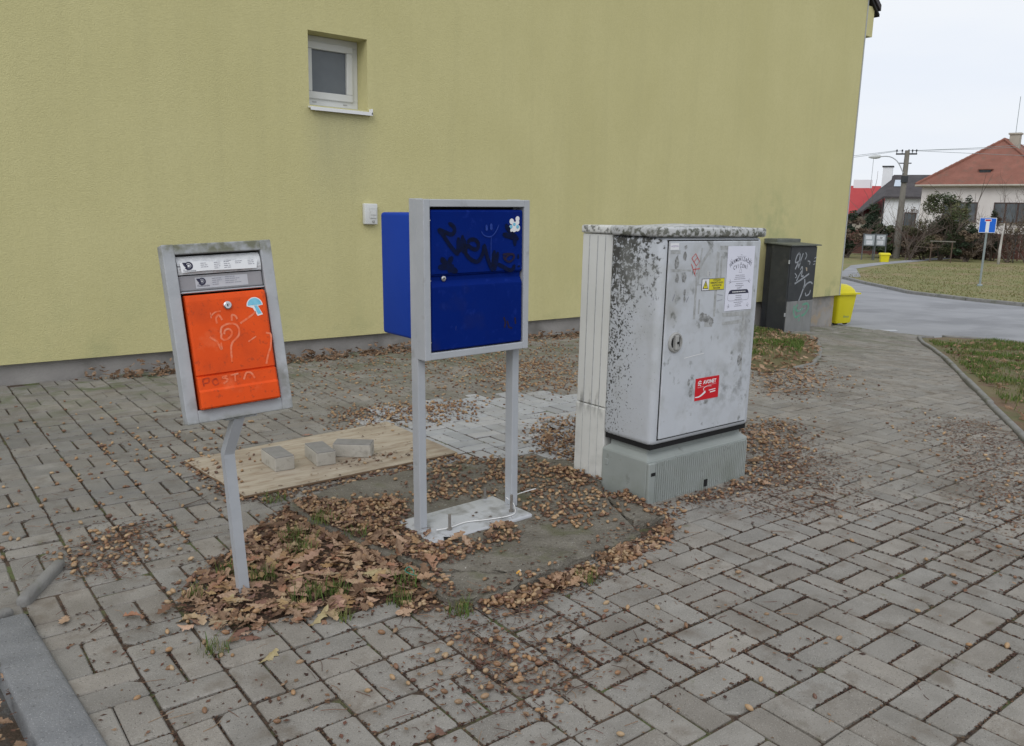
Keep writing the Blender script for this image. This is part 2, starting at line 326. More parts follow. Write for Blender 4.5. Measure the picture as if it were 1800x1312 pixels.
m_branch = mat('branch_bark', (.10, .078, .068), (.15, .12, .10), 3, 4, .9, pos=True)
m_fol = mat('foliage', (1, 1, 1), (.7, .75, .7), 2, 4, .75, tint=True, pos=True, trans=.15)
m_board = mat('notice_paper', (.62, .64, .68), (.5, .52, .57), 9, 2, .5, pos=True)
m_boardf = mat('notice_frame', (.10, .11, .12), rough=.5)
m_lamp = mat('lamp_housing', (.52, .54, .54), rough=.5)
m_globe = mat('globe_lamp', (.62, .58, .40), rough=.4)

# ================================================================== SETTING
EDGE = [(1.6, -.5), (3.2, .43), (4.4, 1.12), (5.65, 1.85), (6.6, 2.41), (7.64, 3.01), (9.26, 3.91), (10.75, 4.80), (11.51, 5.21), (11.85, 5.38), (12.06, 5.41), (12.25, 5.36)]
BEDE = [(9.45, 5.60), (9.28, 5.45), (8.23, 4.78), (7.62, 4.44), (7.05, 4.18), (6.66, 4.11), (6.1, 4.12)]
PAVE = [(-3, 2.87), (.37, 2.87), (.37, -.5)] + EDGE + [(12.45, 5.6), (12.45, 6.4), (12.3, 6.9), (11.9, 6.78), (-3, 6.78)]
BED = BEDE + [(6.9, 6.77), (9.75, 6.77), (9.65, 6.0)]
PIT = [(.80, 2.56), (.92, 2.86), (1.13, 3.04), (1.30, 3.22), (1.44, 3.31), (1.48, 2.92), (1.56, 2.37), (1.48, 2.08), (1.34, 2.17), (1.10, 2.29), (.90, 2.37)]
PALE = [(2.3, 4.43), (2.63, 4.66), (3.63, 4.59), (4.2, 4.28), (3.75, 3.64), (3.2, 3.1), (2.78, 3.22), (2.47, 3.36), (2.3, 3.5), (2.4, 4.2)]
SLAB_A = [(1.41, 3.25), (1.70, 3.35), (2.01, 3.34), (2.43, 3.31), (2.72, 3.19), (2.85, 3.02), (2.76, 2.7), (2.605, 2.515), (2.46, 2.22), (2.425, 2.12), (2.21, 2.115), (1.89, 2.075), (1.75, 2.16), (1.535, 2.36), (1.47, 2.6), (1.40, 3.0)]
SLAB_C = [(1.46, 2.08), (1.62, 2.05), (1.87, 2.06), (1.735, 2.145), (1.5, 2.335), (1.45, 2.25)]
SLAB_B = [(2.475, 2.205), (2.645, 2.197), (2.70, 2.36), (2.735, 2.5), (2.62, 2.50)]
PLY = [(1.249, 4.183), (1.295, 3.486), (2.482, 3.504), (2.50, 4.29)]
VERGE = EDGE + [(12.68, 5.39), (13.09, 5.07), (13.36, 4.55), (13.9, 2.5), (14.5, -10), (2, -10)]
ROADN = [(14.5, -10), (13.9, 2.5), (13.36, 4.55), (13.09, 5.07), (12.68, 5.42), (12.4, 5.6), (12.4, 6.9), (12.6, 30)]
ROADF = [(34, 21), (30.61, 17.28), (29.1, 15.85), (26.43, 13.4), (24.02, 11.31), (23.11, 9.36), (22.86, 7.9), (22.6, 4), (22.6, -10)]
drape('ground', [(-80, -80), (280, -80), (280, 220), (-80, 220)], -.12, m_ground)
drape('pavement', PAVE, -.0085, m_bed)
pave = bpy.data.objects['pavement']
drape('soil_pit', PIT, -.002, m_soil)
drape('planting_bed', BED, -.004, m_verge)
drape('grass_verge', VERGE, .0, m_verge)
drape('road', ROADN + [(45, 30)] + ROADF, -.03, m_asph)
drape('far_verge', ROADF[::-1] + [(60, 44), (110, 60), (130, -30), (22.6, -30)], .02, m_fverge)
drape('far_footpath', [(30.5, 17.3), (33.7, 19.0), (39.9, 21.95), (45, 22.95), (60, 25), (60, 24.2), (43, 21.75), (37.6, 20.4), (33.5, 18.0), (31, 16.6)], .03, m_asph)
drape('side_road', [(-8, -6), (.25, -6), (.25, 2.86), (-8, 2.86)], -.055, m_asph2)

# ---- bricks of the pavement (basket weave)
GA = -0.0194263; O2 = Vector((1.71822, 1.73535)); U = Vector((math.cos(GA), math.sin(GA))); V = Vector((-math.sin(GA), math.cos(GA)))
def brick_geo(r, L_=.2, W_=.1, top=0.):
    j = r.uniform(.0034, .0050); a, b = L_/2-j, W_/2-j; c = [r.uniform(.002, .006) for _ in range(4)]
    if r.random() < .22: c[r.randrange(4)] = r.uniform(.012, .028)
    P = []
    for k, (sx, sy) in enumerate(((1, 1), (-1, 1), (-1, -1), (1, -1))):
        p1 = (sx*a, sy*(b-c[k])); p2 = (sx*(a-c[k]), sy*b)
        P += [p1, p2] if sx*sy > 0 else [p2, p1]
    P = [(x+r.uniform(-.0012, .0012), y+r.uniform(-.0012, .0012)) for x, y in P]
    h = .0045
    t = [(x*(1-.0045/a), y*(1-.0045/b), top) for x, y in P]; m = [(x, y, top-h) for x, y in P]; d = [(x, y, top-.03) for x, y in P]
    v = t+m+d; f = [tuple(range(8))]
    for i in range(8):
        k = (i+1) % 8; f += [(i, i+8, k+8, k), (i+8, i+16, k+16, k+8)]
    return v, f
def tintv(r, s=.07, warm=.022):
    k = 1+r.gauss(0, s); k = max(.62, min(1.38, k)); q = r.uniform(-warm, warm)
    return (k*(1+q), k, k*(1-q))
NV = 28
bvar = []
for i in range(NV):
    r = random.Random(100+i); v, f = brick_geo(r); bvar.append((v, f))
def brick_mesh(i, m, nm):
    r = random.Random(500+i); t = tintv(r)
    b = MB(); b.add(*bvar[i], tint=t); return b.mesh(nm, m, tint=True)
bm_main = [brick_mesh(i, m_brick, 'brick') for i in range(NV)]
bm_pale = [brick_mesh(i, m_pale, 'brick') for i in range(NV)]
cand = []; r = random.Random(5)
for i in range(-26, 62):
    for j in range(-30, 14):
        along = (i+j) % 2 == 0
        for k in (0, 1):
            uu, vv = (i+.5, j+.25+.5*k) if along else (i+.25+.5*k, j+.5)
            p = O2+U*(.2*uu)-V*(.2*vv)
            if not (inside(p, PAVE) or (p.x > 1.5 and inside(p+Vector((-.05, .09)), PAVE))) or inside(p, PIT) or inside(p, SLAB_A) or inside(p, SLAB_C) or inside(p, SLAB_B) or inside(p, BED): continue
            if p.y > 6.7 and p.x < 11.9: continue
            ang = GA + (0 if along else math.pi/2) + r.gauss(0, .012) + (math.pi if r.random() < .5 else 0)
            sink = .008*noise.noise((p.x*1.1, p.y*1.1, 3.)) + r.gauss(0, .0012)
            sink = max(-.004, min(.006, sink))
            pale = inside(p, PALE) or (inside((p.x+r.uniform(-.15, .15), p.y+r.uniform(-.15, .15)), PALE) and r.random() < .5)
            cand.append((p.x+r.gauss(0, .0012), p.y+r.gauss(0, .0012), sink, ang, pale, r.gauss(0, .012), r.gauss(0, .012)))
def bmx(c):
    x, y, s, a, _, tx, ty = c; sl = math.atan2(g(x+.1)-g(x-.1), .2)
    return Matrix.Translation((x, y, g(x)+s)) @ Matrix.Rotation(-sl, 4, 'Y') @ Matrix.Rotation(a, 4, 'Z') @ Matrix.Rotation(tx, 4, 'X') @ Matrix.Rotation(ty, 4, 'Y')
def sortkey(c): return px((c[0], c[1], 0))[2] if px((c[0], c[1], 0)) else 99
pale_road = drape('pale_pavement', PALE, -.0055, m_bed)
main = sorted([c for c in cand if not c[4] and inframe((c[0], c[1], 0), 60)], key=sortkey)
def edge_cut(c):
    for a, b in zip(EDGE[:-1], EDGE[1:]):
        d = Vector(b)-Vector(a); l = d.length; d /= l; w0 = Vector((c[0], c[1]))-Vector(a); t_ = w0.dot(d)
        if -.1 < t_ < l+.1:
            n_ = Vector((d.y, -d.x)); dist = w0.dot(n_)
            if -.14 < dist: return Vector(a), n_
    return None
main = [c for c in main if edge_cut(c) is None]
sel = set(map(id, main[:300])); ri = random.Random(8); rest = MB()
paleN = sorted([c for c in cand if c[4]], key=sortkey)
for c in cand:
    k = ri.randrange(NV); M_ = bmx(c)
    if c[4] or id(c) in sel:
        o = link('brick', (bm_pale if c[4] else bm_main)[k], pale_road if c[4] else pave); o.matrix_local = M_
    else:
        v, f = bvar[k]; ec = edge_cut(c)
        if ec and c[0] > 1.5:
            bq = bmesh.new(); vq = [bq.verts.new(M_ @ Vector(a)) for a in v]
            for q_ in f: bq.faces.new([vq[i] for i in q_])
            bmesh.ops.bisect_plane(bq, geom=bq.verts[:]+bq.edges[:]+bq.faces[:], plane_co=(ec[0].x-ec[1].x*.03, ec[0].y-ec[1].y*.03, 0), plane_no=(ec[1].x, ec[1].y, 0), clear_outer=True)
            rest.frombm(bq, None, tintv(ri)); continue
        rest.add([M_ @ Vector(a) for a in v], f, tint=tintv(ri))
o = rest.build('bricks', m_brick, pave, tint=True); o['kind'] = 'stuff'

# ---- kerbs and edgings: each stone its own piece
def stones(name, pts, ln, wd, z0, z1, m, stone, b=.01, side=0., gap=.006):
    e = bpy.data.objects.new(name, None); col.objects.link(e); e['kind'] = 'structure'
    P = [Vector(p) for p in pts]; r = random.Random(len(pts)*7+int(ln*10))
    for a, bb in zip(P[:-1], P[1:]):
        d = bb-a; n = max(1, round(d.length/ln)); ang = math.atan2(d.y, d.x)
        for k in range(n):
            c = a+d*((k+.5)/n); l = d.length/n-gap
            z = (g(c.x-d.x/n/2)+g(c.x+d.x/n/2))/2; sl = math.atan2(g(c.x+d.x/n/2)-g(c.x-d.x/n/2), d.length/n)
            o = MB().cbox(-l/2, l/2, -wd/2+side, wd/2+side, z0, z1, b, 3).build(stone, m, e, smooth=True, sharp=50)
            o.matrix_local = Matrix.Translation((c.x, c.y, z+r.gauss(0, .003))) @ Matrix.Rotation(ang+r.gauss(0, .006), 4, 'Z') @ Matrix.Rotation(-sl, 4, 'Y') @ Matrix.Rotation(r.gauss(0, .02), 4, 'X')
    return e
stones('kerb', [(.397, -.2), (.273, 2.835)], 1.0, .13, -.2, .016, m_kerb, 'kerb_stone', .014)
stones('side_kerb', [(-3, 2.845), (.235, 2.845)], .9, .05, -.2, .004, m_edge, 'kerb_stone', .012)
stones('path_edging', EDGE, 1.0, .05, -.15, .03, m_edge, 'edging_stone', .016)
stones('bed_edging', BEDE[:-1], .8, .045, -.15, .010, m_edge, 'edging_stone', .016)
stones('road_kerb', [(13.94, 2.5), (13.4, 4.55), (13.13, 5.07), (12.72, 5.42)], 1.0, .12, -.2, .02, m_edge, 'kerb_stone', .012)
stones('far_kerb', ROADF[::-1][1:-1], 1.2, .16, -.2, .06, m_edge, 'kerb_stone', .02)
d = drape('metal_road_strip', [(12.42, 6.52), (13.15, 6.36), (13.0, 6.24), (12.42, 6.34)], -.026, m_galv2); 
tag(d, None, None); d['kind'] = 'structure'

# ================================================================== YELLOW BUILDING
def wallgrid(mb, x0, x1, z0, z1, y, hole): pass
YW = 6.72
bl = thing('yellow_building', (4.5, 6.72, 0), 'yellow rendered building with a small window and grey plinth', 'building')
def bl_build(mb, name, m, parent=bl, **k):
    mb.v = [(x-4.5, y-6.72, z) for x, y, z in mb.v] if parent is bl or parent.parent is bl else mb.v
    return mb.build(name, m, parent, **k)
X0, X1, EV, PK = -3., 11.95, 4.45, 9.6; XM = (X0+X1)/2
wx0, wx1, wz0, wz1 = 3.19, 3.745, 2.15, 2.745
mb = MB()
z0 = .15
def q(a, b, c, d): mb.add([(a, YW, b), (c, YW, b), (c, YW, d), (a, YW, d)], [(0, 1, 2, 3)])
q(X0, z0, wx0, EV); q(wx1, z0, X1, EV); q(wx0, z0, wx1, wz0); q(wx0, wz1, wx1, EV)
mb.add([(X0, YW, EV), (X1, YW, EV), (XM, YW, PK)], [(0, 1, 2)])
mb.add([(X1, YW, z0), (X1, YW+9, z0), (X1, YW+9, EV), (X1, YW, EV), (X0, YW, z0), (X0, YW+9, z0), (X0, YW+9, EV), (X0, YW, EV)], [(0, 1, 2, 3), (4, 7, 6, 5), (1, 5, 6, 2)])
mb.add([(X0, YW, z0), (X1, YW, z0), (X1, YW+.06, z0), (X0, YW+.06, z0)], [(0, 3, 2, 1)])
mb.add([(X1, YW, z0), (X1, YW+9, z0), (X1-.06, YW+9, z0), (X1-.06, YW, z0)], [(0, 3, 2, 1)])
for a, b in (((wx0, wz0), (wx1, wz0)), ((wx1, wz0), (wx1, wz1)), ((wx1, wz1), (wx0, wz1)), ((wx0, wz1), (wx0, wz0))):
    mb.add([(a[0], YW, a[1]), (b[0], YW, b[1]), (b[0], YW+.26, b[1]), (a[0], YW+.26, a[1])], [(0, 1, 2, 3)])
bl_build(mb, 'wall', m_wall)
mb = MB().box(X0+.06, X1-.05, YW+.05, YW+8.9, -.8, z0+.01); bl_build(mb, 'plinth', m_plinth)
mb = MB().box(X1+.001, X1+.012, YW-.012, YW+.02, z0, EV); bl_build(mb, 'corner_strip', m_galv2)
mb = MB()
for s, xe in ((1, X1+.28), (-1, X0-.28)):
    sl = (PK-EV)/(X1-XM); a = (xe, EV+.02-.28*sl*0+.0); 
    pts = [(XM, PK+.06), (xe, PK+.06-abs(xe-XM)*sl), (xe, PK+.14-abs(xe-XM)*sl), (XM, PK+.2)]
    mb.prism(pts, 1, YW-.06, YW+9.2)
bl_build(mb, 'roof', m_rdark)
mb = MB().box(X1+.0015, X1+.2, YW-.004, YW+9.1, 3.95, 4.36); bl_build(mb, 'eave', m_wall)
mb = MB().add([(X1-.05, YW-.04, 4.50), (X1+.29, YW-.04, 4.24), (X1+.29, YW-.04, 4.275), (X1-.05, YW-.04, 4.545), (X1-.05, YW+.3, 4.50), (X1+.29, YW+.3, 4.24), (X1+.29, YW+.3, 4.275), (X1-.05, YW+.3, 4.545)], [(0, 1, 2, 3), (4, 7, 6, 5), (0, 4, 5, 1), (1, 5, 6, 2), (2, 6, 7, 3), (3, 7, 4, 0)])
bl_build(mb, 'eave_flashing', m_black)
# window: frame > sash, pane, sill
yf = YW+.175
def ring(mb, a0, a1, b0, b1, t, y0, y1, bv=.004):
    mb.cbox(a0, a1, y0, y1, b1-t, b1, bv); mb.cbox(a0, a1, y0, y1, b0, b0+t, bv)
    mb.cbox(a0, a0+t, y0+.0005, y1, b0+t, b1-t, bv); mb.cbox(a1-t, a1, y0+.0005, y1, b0+t, b1-t, bv); return mb
wf = bl_build(ring(MB(), wx0+.001, wx1-.001, wz0+.022, wz1-.001, .062, yf, yf+.07), 'window', m_wframe)
b_ = ring(MB(), wx0+.05, wx1-.055, wz0+.075, wz1-.05, .06, yf-.016, yf+.05, .006)
b_.v = [(x-4.5, y-6.72, z) for x, y, z in b_.v]; b_.build('sash', m_wframe, wf)
b_ = MB().box(wx0+.105, wx1-.11, yf+.012, yf+.02, wz0+.13, wz1-.105); b_.v = [(x-4.5, y-6.72, z) for x, y, z in b_.v]; b_.build('pane', m_glass, wf)
b_ = MB(); b_.prism([(YW-.045, wz0-.03), (YW+.18, wz0+.012), (YW+.18, wz0+.02), (YW-.047, wz0-.018), (YW-.047, wz0-.045), (YW-.045, wz0-.045)], 0, wx0-.01, wx1+.025)
b_.cbox(wx1+.012, wx1+.027, YW-.047, YW-.001, wz0-.04, wz0+.012, .003)
b_.v = [(x-4.5, y-6.72, z) for x, y, z in b_.v]; b_.build('sill', m_sill, wf)
for xq in (wx0+.11, wx1-.15):
    b_ = MB().cbox(xq, xq+.04, yf-.004, yf-.0005, wz0+.045, wz0+.053, .001); b_.v = [(x-4.5, y-6.72, z) for x, y, z in b_.v]; b_.build('drain_cap', m_knob, wf)
# small white box on the wall
t = thing('wall_box', (3.745, 6.72, 1.16), 'small white plastic box fixed on the yellow wall', 'wall box')
MB().cbox(-.066, .066, -.045, 0, .0, .185, .008, 3).build('housing', m_box, t, smooth=True, sharp=40)
MB().cbox(-.015, .055, -.052, -.0455, .055, .15, .004).build('cover', m_wframe, t)
MB().cbox(-.008, .048, -.056, -.0525, .085, .125, .003).build('lens', m_box, t)
MB().lathe([(.012, 0), (.012, .006), (.008, .009)], 14, Matrix.Translation((.02, -.0455, .028)) @ Matrix.Rotation(RAD(90), 4, 'X')).build('push_button', m_knob, t)

# ================================================================== ORANGE MAILBOX
FN = lambda y: (lambda u, v: Vector((u, y, v)))
def textmesh(body, size, plane, u, v, mat_, parent, name='lettering', align='CENTER', ang=0., sx=1., off=0.):
    c = bpy.data.curves.new('txt', 'FONT'); c.body = body; c.size = size; c.align_x = align; c.align_y = 'CENTER'; c.offset = off; c.resolution_u = 3
    o = bpy.data.objects.new('txt', c); col.objects.link(o)
    dg = bpy.context.evaluated_depsgraph_get(); dg.update()
    me = bpy.data.meshes.new_from_object(o.evaluated_get(dg)); bpy.data.objects.remove(o)
    b = MB(); ca, sa = math.cos(ang), math.sin(ang)
    b.add([plane(u+sx*(p.co.x*ca-p.co.y*sa), v+p.co.x*sa+p.co.y*ca) for p in me.vertices], [tuple(f.vertices) for f in me.polygons])
    bpy.data.meshes.remove(me)
    return b.build(name, mat_, parent)
ob = thing('orange_mailbox', (.945, 2.58, 0), 'leaning orange mailbox in a grey steel frame on a bent post', 'mailbox')
HM = Matrix.Translation((-.0286, -.05, .9166)) @ Matrix.Rotation(-.06, 4, 'Z') @ Matrix.Rotation(-.05, 4, 'Y') @ Matrix.Rotation(-.164, 4, 'X')
def H(mb): mb.v = [tuple(HM @ Vector(p)) for p in mb.v]; return mb
W2, H2, fs, ft, fb, dp = .333/2, .548/2, .036, .031, .040, .055
mb = MB(); mb.cbox(-W2, -W2+fs, 0, dp, -H2, H2, .003); mb.cbox(W2-fs, W2, 0, dp, -H2, H2, .003)
mb.cbox(-W2+fs-.001, W2-fs+.001, .0006, dp-.001, H2-ft, H2-.0005, .003); mb.cbox(-W2+fs-.001, W2-fs+.001, .0006, dp-.001, -H2+.0005, -H2+fb, .003)
H(mb).build('frame', m_galv, ob)
ix, iz0, iz1 = W2-fs, -H2+fb, H2-ft; ih = iz1-iz0
H(MB().box(-ix, ix, .045, .05, iz0, iz1)).build('back_panel', m_dark, ob)
H(MB().cbox(-ix+.004, ix-.004, .05, .17, iz0+.01, iz1-.03, .008)).build('letter_box', m_orange, ob)
# label strip, wrapped in foil
zt = lambda f: iz1-ih*f
m_foil = mat('crumpled_foil', (.48, .49, .51), (.62, .63, .65), 30, 5, .3, .006, 45, spec=.6, layers=[ly((.12, .12, .14), 26, .60, .66, stretch=(.6, 1, 2.4))])
mb = MB(); NN = 26
for i in range(NN):
    for k in range(5):
        pass
vv = []; ff = []
for i in range(NN+1):
    u = -ix+.003+(2*ix-.006)*i/NN
    for k in range(7):
        vv.append((u, .018-.012*math.sin(k/6*math.pi*.8)+.0035*noise.noise((u*60, k*1.1, 1.)), zt(.012+.118*k/6)))
for i in range(NN):
    for k in range(6): ff.append((i*7+k, (i+1)*7+k, (i+1)*7+k+1, i*7+k+1))
mb.add(vv, ff); strip = H(mb).build('label_strip', m_foil, ob, smooth=True); tag(strip, 'crumpled silver foil strip with printed collection times')
def hp(y): return lambda u, v: HM @ Vector((u, y, v))
b = MB(); b.poly([(-ix+.012, zt(.117)), (-.05, zt(.112)), (.03, zt(.116)), (ix-.02, zt(.118)), (ix-.014, zt(.062)), (.08, zt(.055)), (.0, zt(.062)), (-.06, zt(.05)), (-ix+.01, zt(.052))], hp(.0015)); b.build('label_paper', m_white, ob)
def horn(plane, u, v, s, parent):
    b = MB(); n = 22
    b.ribbon([(u+s*.42*math.cos(t), v+s*.42*math.sin(t)) for t in [math.pi*1.15+i/n*math.pi*1.75 for i in range(n+1)]], [s*(.3-.18*i/n) for i in range(n+1)], plane)
    b.ribbon([(u+s*.2*math.cos(t), v+s*.2*math.sin(t)) for t in [i/12*2*math.pi for i in range(13)]], s*.09, plane)
    b.poly([(u-s*.75, v+s*.42), (u-s*.6, v+s*.05), (u-s*.3, v-s*.3), (u-s*.15, v-s*.15), (u-s*.3, v+s*.42)], plane)
    return b.build('posthorn_emblem', m_ink, parent)
horn(hp(.0009), -ix+.035, zt(.075), .024, strip)
def lines(plane, u0, v0, n, ln, dv, h, parent, m, r, cx=False):
    b = MB()
    for i in range(n):
        l = ln*r.uniform(.6, 1); v = v0-i*dv; u = u0-l/2 if cx else u0
        while l > 0:
            k = min(l, r.uniform(.006, .016)); b.poly([(u, v-h/2), (u+k*.86, v-h/2), (u+k*.86, v+h/2), (u, v+h/2)], plane); u += k; l -= k
    return b.build('print_lines', m, parent)
rr = random.Random(3)
for u, n in ((-.06, 3), (-.02, 4), (.01, 4), (.045, 2), (.085, 3)): lines(hp(.0009), u, zt(.064), n, .024, .0058, .0016, strip, m_inkg, rr)
textmesh('Česká pošta', .0075, hp(.0009), -ix+.036, zt(.107), m_ink, strip)
# slot band with second label
mb = MB(); mb.cbox(-ix+.002, ix-.002, .012, .035, zt(.235), zt(.135), .004); m_band = mat('slot_steel', (.23, .225, .24), (.28, .275, .29), 15, 4, .4, spec=.5)
band = H(mb).build('slot_flap', m_band, ob)
b = MB(); b.poly([(-ix+.05, zt(.222)), (ix-.05, zt(.222)), (ix-.05, zt(.152)), (-ix+.05, zt(.152))], hp(.0112)); b.build('address_label', mat('grey_label', (.42, .43, .47), (.48, .49, .52), 30, 3, .4), band)
horn(hp(.0105), -ix+.07, zt(.178), .022, band)
textmesh('Česká pošta', .0075, hp(.0105), -ix+.073, zt(.207), m_ink, band)
lines(hp(.0105), -.03, zt(.164), 4, .03, .0062, .0016, band, m_inkg, rr); lines(hp(.0105), .01, zt(.160), 4, .05, .0062, .0016, band, m_inkg, rr)
H(MB().cbox(-ix+.002, ix-.002, .003, .03, zt(.25), zt(.238), .004)).build('slot_lip', m_galv2, ob)
# orange door
zd = lambda f: iz1-ih*(.26+f*.735)
prof = [(.04, zd(0)), (.0, zd(.005)), (-.014, zd(.02)), (-.016, zd(.06)), (-.016, zd(.70)), (-.010, zd(.712)), (-.010, zd(.716)), (-.020, zd(.725)), (-.021, zd(.83)), (-.026, zd(.85)), (-.026, zd(.985)), (-.022, zd(1.)), (.04, zd(1.))]
mb = MB(); xa = ix-.008; n = len(prof)
vv = []; 
for sx, x, sh in ((-1, -xa, .006), (-1, -xa+.006, 0), (1, xa-.006, 0), (1, xa, .006)):
    vv += [(x, p[0]+(sh if p[0] < .03 else 0), p[1]) for p in prof]
ff = [(k*n+i, k*n+(i+1) % n, (k+1)*n+(i+1) % n, (k+1)*n+i) for k in range(3) for i in range(n)] + [tuple(range(n)), tuple(range(3*n, 4*n))[::-1]]
mb.add(vv, ff); door = H(mb).build('door', m_orange, ob)
bmq = bmesh.new(); bmq.from_mesh(door.data); bmesh.ops.recalc_face_normals(bmq, faces=bmq.faces[:]); bmq.to_mesh(door.data); bmq.free()
du = lambda f: -xa+2*xa*f
dpl = hp(-.0166)
D2 = lambda pts: [(du(a), zd(b)) for a, b in pts]
lk = H(MB().lathe([(.0125, 0), (.0125, .006), (.0095, .0085), (.006, .0085), (.006, .006)], 20, Matrix.Translation((du(.49), -.016, zd(.12))) @ Matrix.Rotation(RAD(90), 4, 'X'))).build('lock', m_chrome, door, smooth=True, sharp=40)
H(MB().box(du(.49)-.0012, du(.49)+.0012, -.0245, -.022, zd(.12)-.004, zd(.12)+.004)).build('keyhole', m_dark, door)
# mushroom sticker
mb = MB(); cu_, cv_ = .835, .115
cap_ = [(cu_+.105*math.cos(t)*(1 if 1 else 0), cv_+.03-.075*math.sin(t)) for t in [i/14*math.pi for i in range(15)]]
mb.poly(D2(cap_ + [(cu_-.03, cv_+.05), (cu_+.02, cv_+.125), (cu_+.09, cv_+.115), (cu_+.04, cv_+.035)]), dpl); mb.build('mushroom_sticker', m_white, door)
mb = MB(); p2 = hp(-.0171)
mb.poly(D2([(cu_+.09*math.cos(t), cv_+.025-.062*math.sin(t)) for t in [i/14*math.pi for i in range(15)]]), p2)
mb.poly(D2([(cu_-.01, cv_+.03), (cu_+.025, cv_+.11), (cu_+.075, cv_+.105), (cu_+.03, cv_+.03)]), p2); mb.build('mushroom_print', m_sky, door)
# scratched drawings: cat face, arrow and letters
mb = MB(); sp = lambda pts, w=.005, k=5: mb.ribbon(smoothpts(D2(pts), k), w, dpl)
sp([(.33, .27), (.33, .22), (.37, .20), (.40, .245)], .006); sp([(.52, .26), (.53, .21), (.57, .22), (.59, .25)], .006)
sp([(.36, .36), (.38, .31), (.45, .285), (.55, .29), (.59, .33), (.585, .385), (.54, .42), (.49, .45), (.46, .5), (.45, .62)], .006)
sp([(.37, .36), (.36, .40), (.40, .42), (.47, .40), (.50, .36), (.47, .33), (.42, .335), (.40, .37)], .006)
sp([(.22, .38), (.30, .43), (.34, .50), (.345, .44)], .006); sp([(.27, .20), (.33, .17), (.40, .165)], .004); sp([(.27, .17), (.27, .22)], .004)
sp([(.62, .29), (.74, .245), (.84, .20)], .006); sp([(.69, .46), (.80, .42)], .004); sp([(.93, .40), (.99, .42), (.97, .52), (.92, .60), (.88, .68)], .006)
mb.build('scratched_drawing', m_scr, door)
mb = MB(); dpl2 = hp(-.0216); sp2 = lambda pts, w=.0045: mb.ribbon(smoothpts(D2(pts), 5), w, dpl2)
sp2([(.06, .80), (.06, .74), (.13, .735), (.12, .77), (.07, .775)], .004); sp2([(.22, .745), (.17, .76), (.19, .80), (.24, .79), (.22, .745)], .004)
mb.build('dark_letters', mat('dark_scratch', (.30, .03, .012), (.6, .06, .01), 80, 5, .7), door); mb = MB()
sp2([(.36, .735), (.30, .745), (.36, .77), (.30, .80)], .006); sp2([(.40, .735), (.50, .73)], .005); sp2([(.455, .735), (.45, .795)], .005); sp2([(.56, .79), (.60, .735), (.66, .74), (.70, .79)], .006)
mb.build('scratched_letters', m_scr, door)
# bent post
mb = MB()
def sq(mb, pts, w, d):
    v = []
    for p in pts:
        x, y, z = p; v += [(x-w/2, y-d/2, z), (x+w/2, y-d/2, z), (x+w/2, y+d/2, z), (x-w/2, y+d/2, z)]
    f = [(4*i+k, 4*i+(k+1) % 4, 4*i+4+(k+1) % 4, 4*i+4+k) for i in range(len(pts)-1) for k in range(4)] + [(3, 2, 1, 0), tuple(range(4*len(pts)-4, 4*len(pts)))]
    return mb.add(v, f)
sq(mb, [(0, 0, -.06), (-.036, 0, .505), (-.036, -.004, .515), (-.020, -.072, .655)], .034, .034)
mb.build('post', m_galv2, ob)
H(MB().cbox(-.05, .05, .0105, .05, -H2-.006, -H2+.001, .002)).build('mounting_plate', m_galv, ob)
# ================================================================== BLUE MAILBOX
bb = thing('blue_mailbox', (1.905, 2.62, .004), 'blue two-panel mail cabinet in a grey frame on two posts', 'mail cabinet', rot=(0, -.018, 0))
xa0, xa1, za0, za1, ya0, ya1 = -.226, .279, .738, 1.338, -.05, .006; fr = .028
mb = MB(); mb.cbox(xa0, xa0+fr, ya0, ya1, za0, za1, .003); mb.cbox(xa1-fr, xa1, ya0, ya1, za0, za1, .003)
mb.cbox(xa0+fr-.001, xa1-fr+.001, ya0+.0006, ya1, za1-fr, za1-.0005, .003); mb.cbox(xa0+fr-.001, xa1-fr+.001, ya0+.0006, ya1, za0+.0005, za0+fr, .003)
mb.build('frame', m_galv2, bb)
MB().cbox(xa0+.002, xa0+.036, ya1+.0005, .054, .03, za1+.002, .003).build('post', m_galv2, bb)
MB().cbox(xa1-.036, xa1-.002, ya1+.0005, .054, .03, za1+.002, .003).build('post', m_galv2, bb)
MB().box(xa0+.036, xa1-.036, .012, .016, za0+.01, za1-.01).build('back_panel', m_dark, bb)
MB().cbox(xa0+.03, xa1-.03, .016, .315,   .80, 1.286, .012, 3).build('body', m_blue_lit, bb, smooth=True, sharp=40)
MB().cbox(xa0+.036, xa1-.036, .016, .05, za0+.01, za1-.01, .003).build('rear_frame', m_galv2, bb)
jx0, jx1, jz0, jz1 = xa0+fr+.006, xa1-fr-.003, za0+fr+.002, za1-fr; jh = jz1-jz0
bz = lambda f: jz1-jh*f
mb = MB(); prof = [(.0, bz(.018)), (-.042, bz(.02)), (-.047, bz(.033)), (-.047, bz(.455)), (-.041, bz(.462)), (-.041, bz(.467)), (-.034, bz(.475)), (-.034, bz(.505)), (-.047, bz(.545)), (-.0475, bz(.555)), (-.0475, bz(.985)), (-.043, bz(.995)), (0, bz(.995))]
n = len(prof); vv = []
for x, sh in ((jx0, .008), (jx0+.004, .002), (jx0+.010, 0), (jx1-.010, 0), (jx1-.004, .002), (jx1, .008)): vv += [(x, p[0]+(sh if p[0] < -.01 else 0), p[1]) for p in prof]
ff = [(k*n+i, k*n+(i+1) % n, (k+1)*n+(i+1) % n, (k+1)*n+i) for k in range(5) for i in range(n)] + [tuple(range(n)), tuple(range(5*n, 6*n))[::-1]]
mb.add(vv, ff); bdoor = mb.build('door', m_blue, bb)
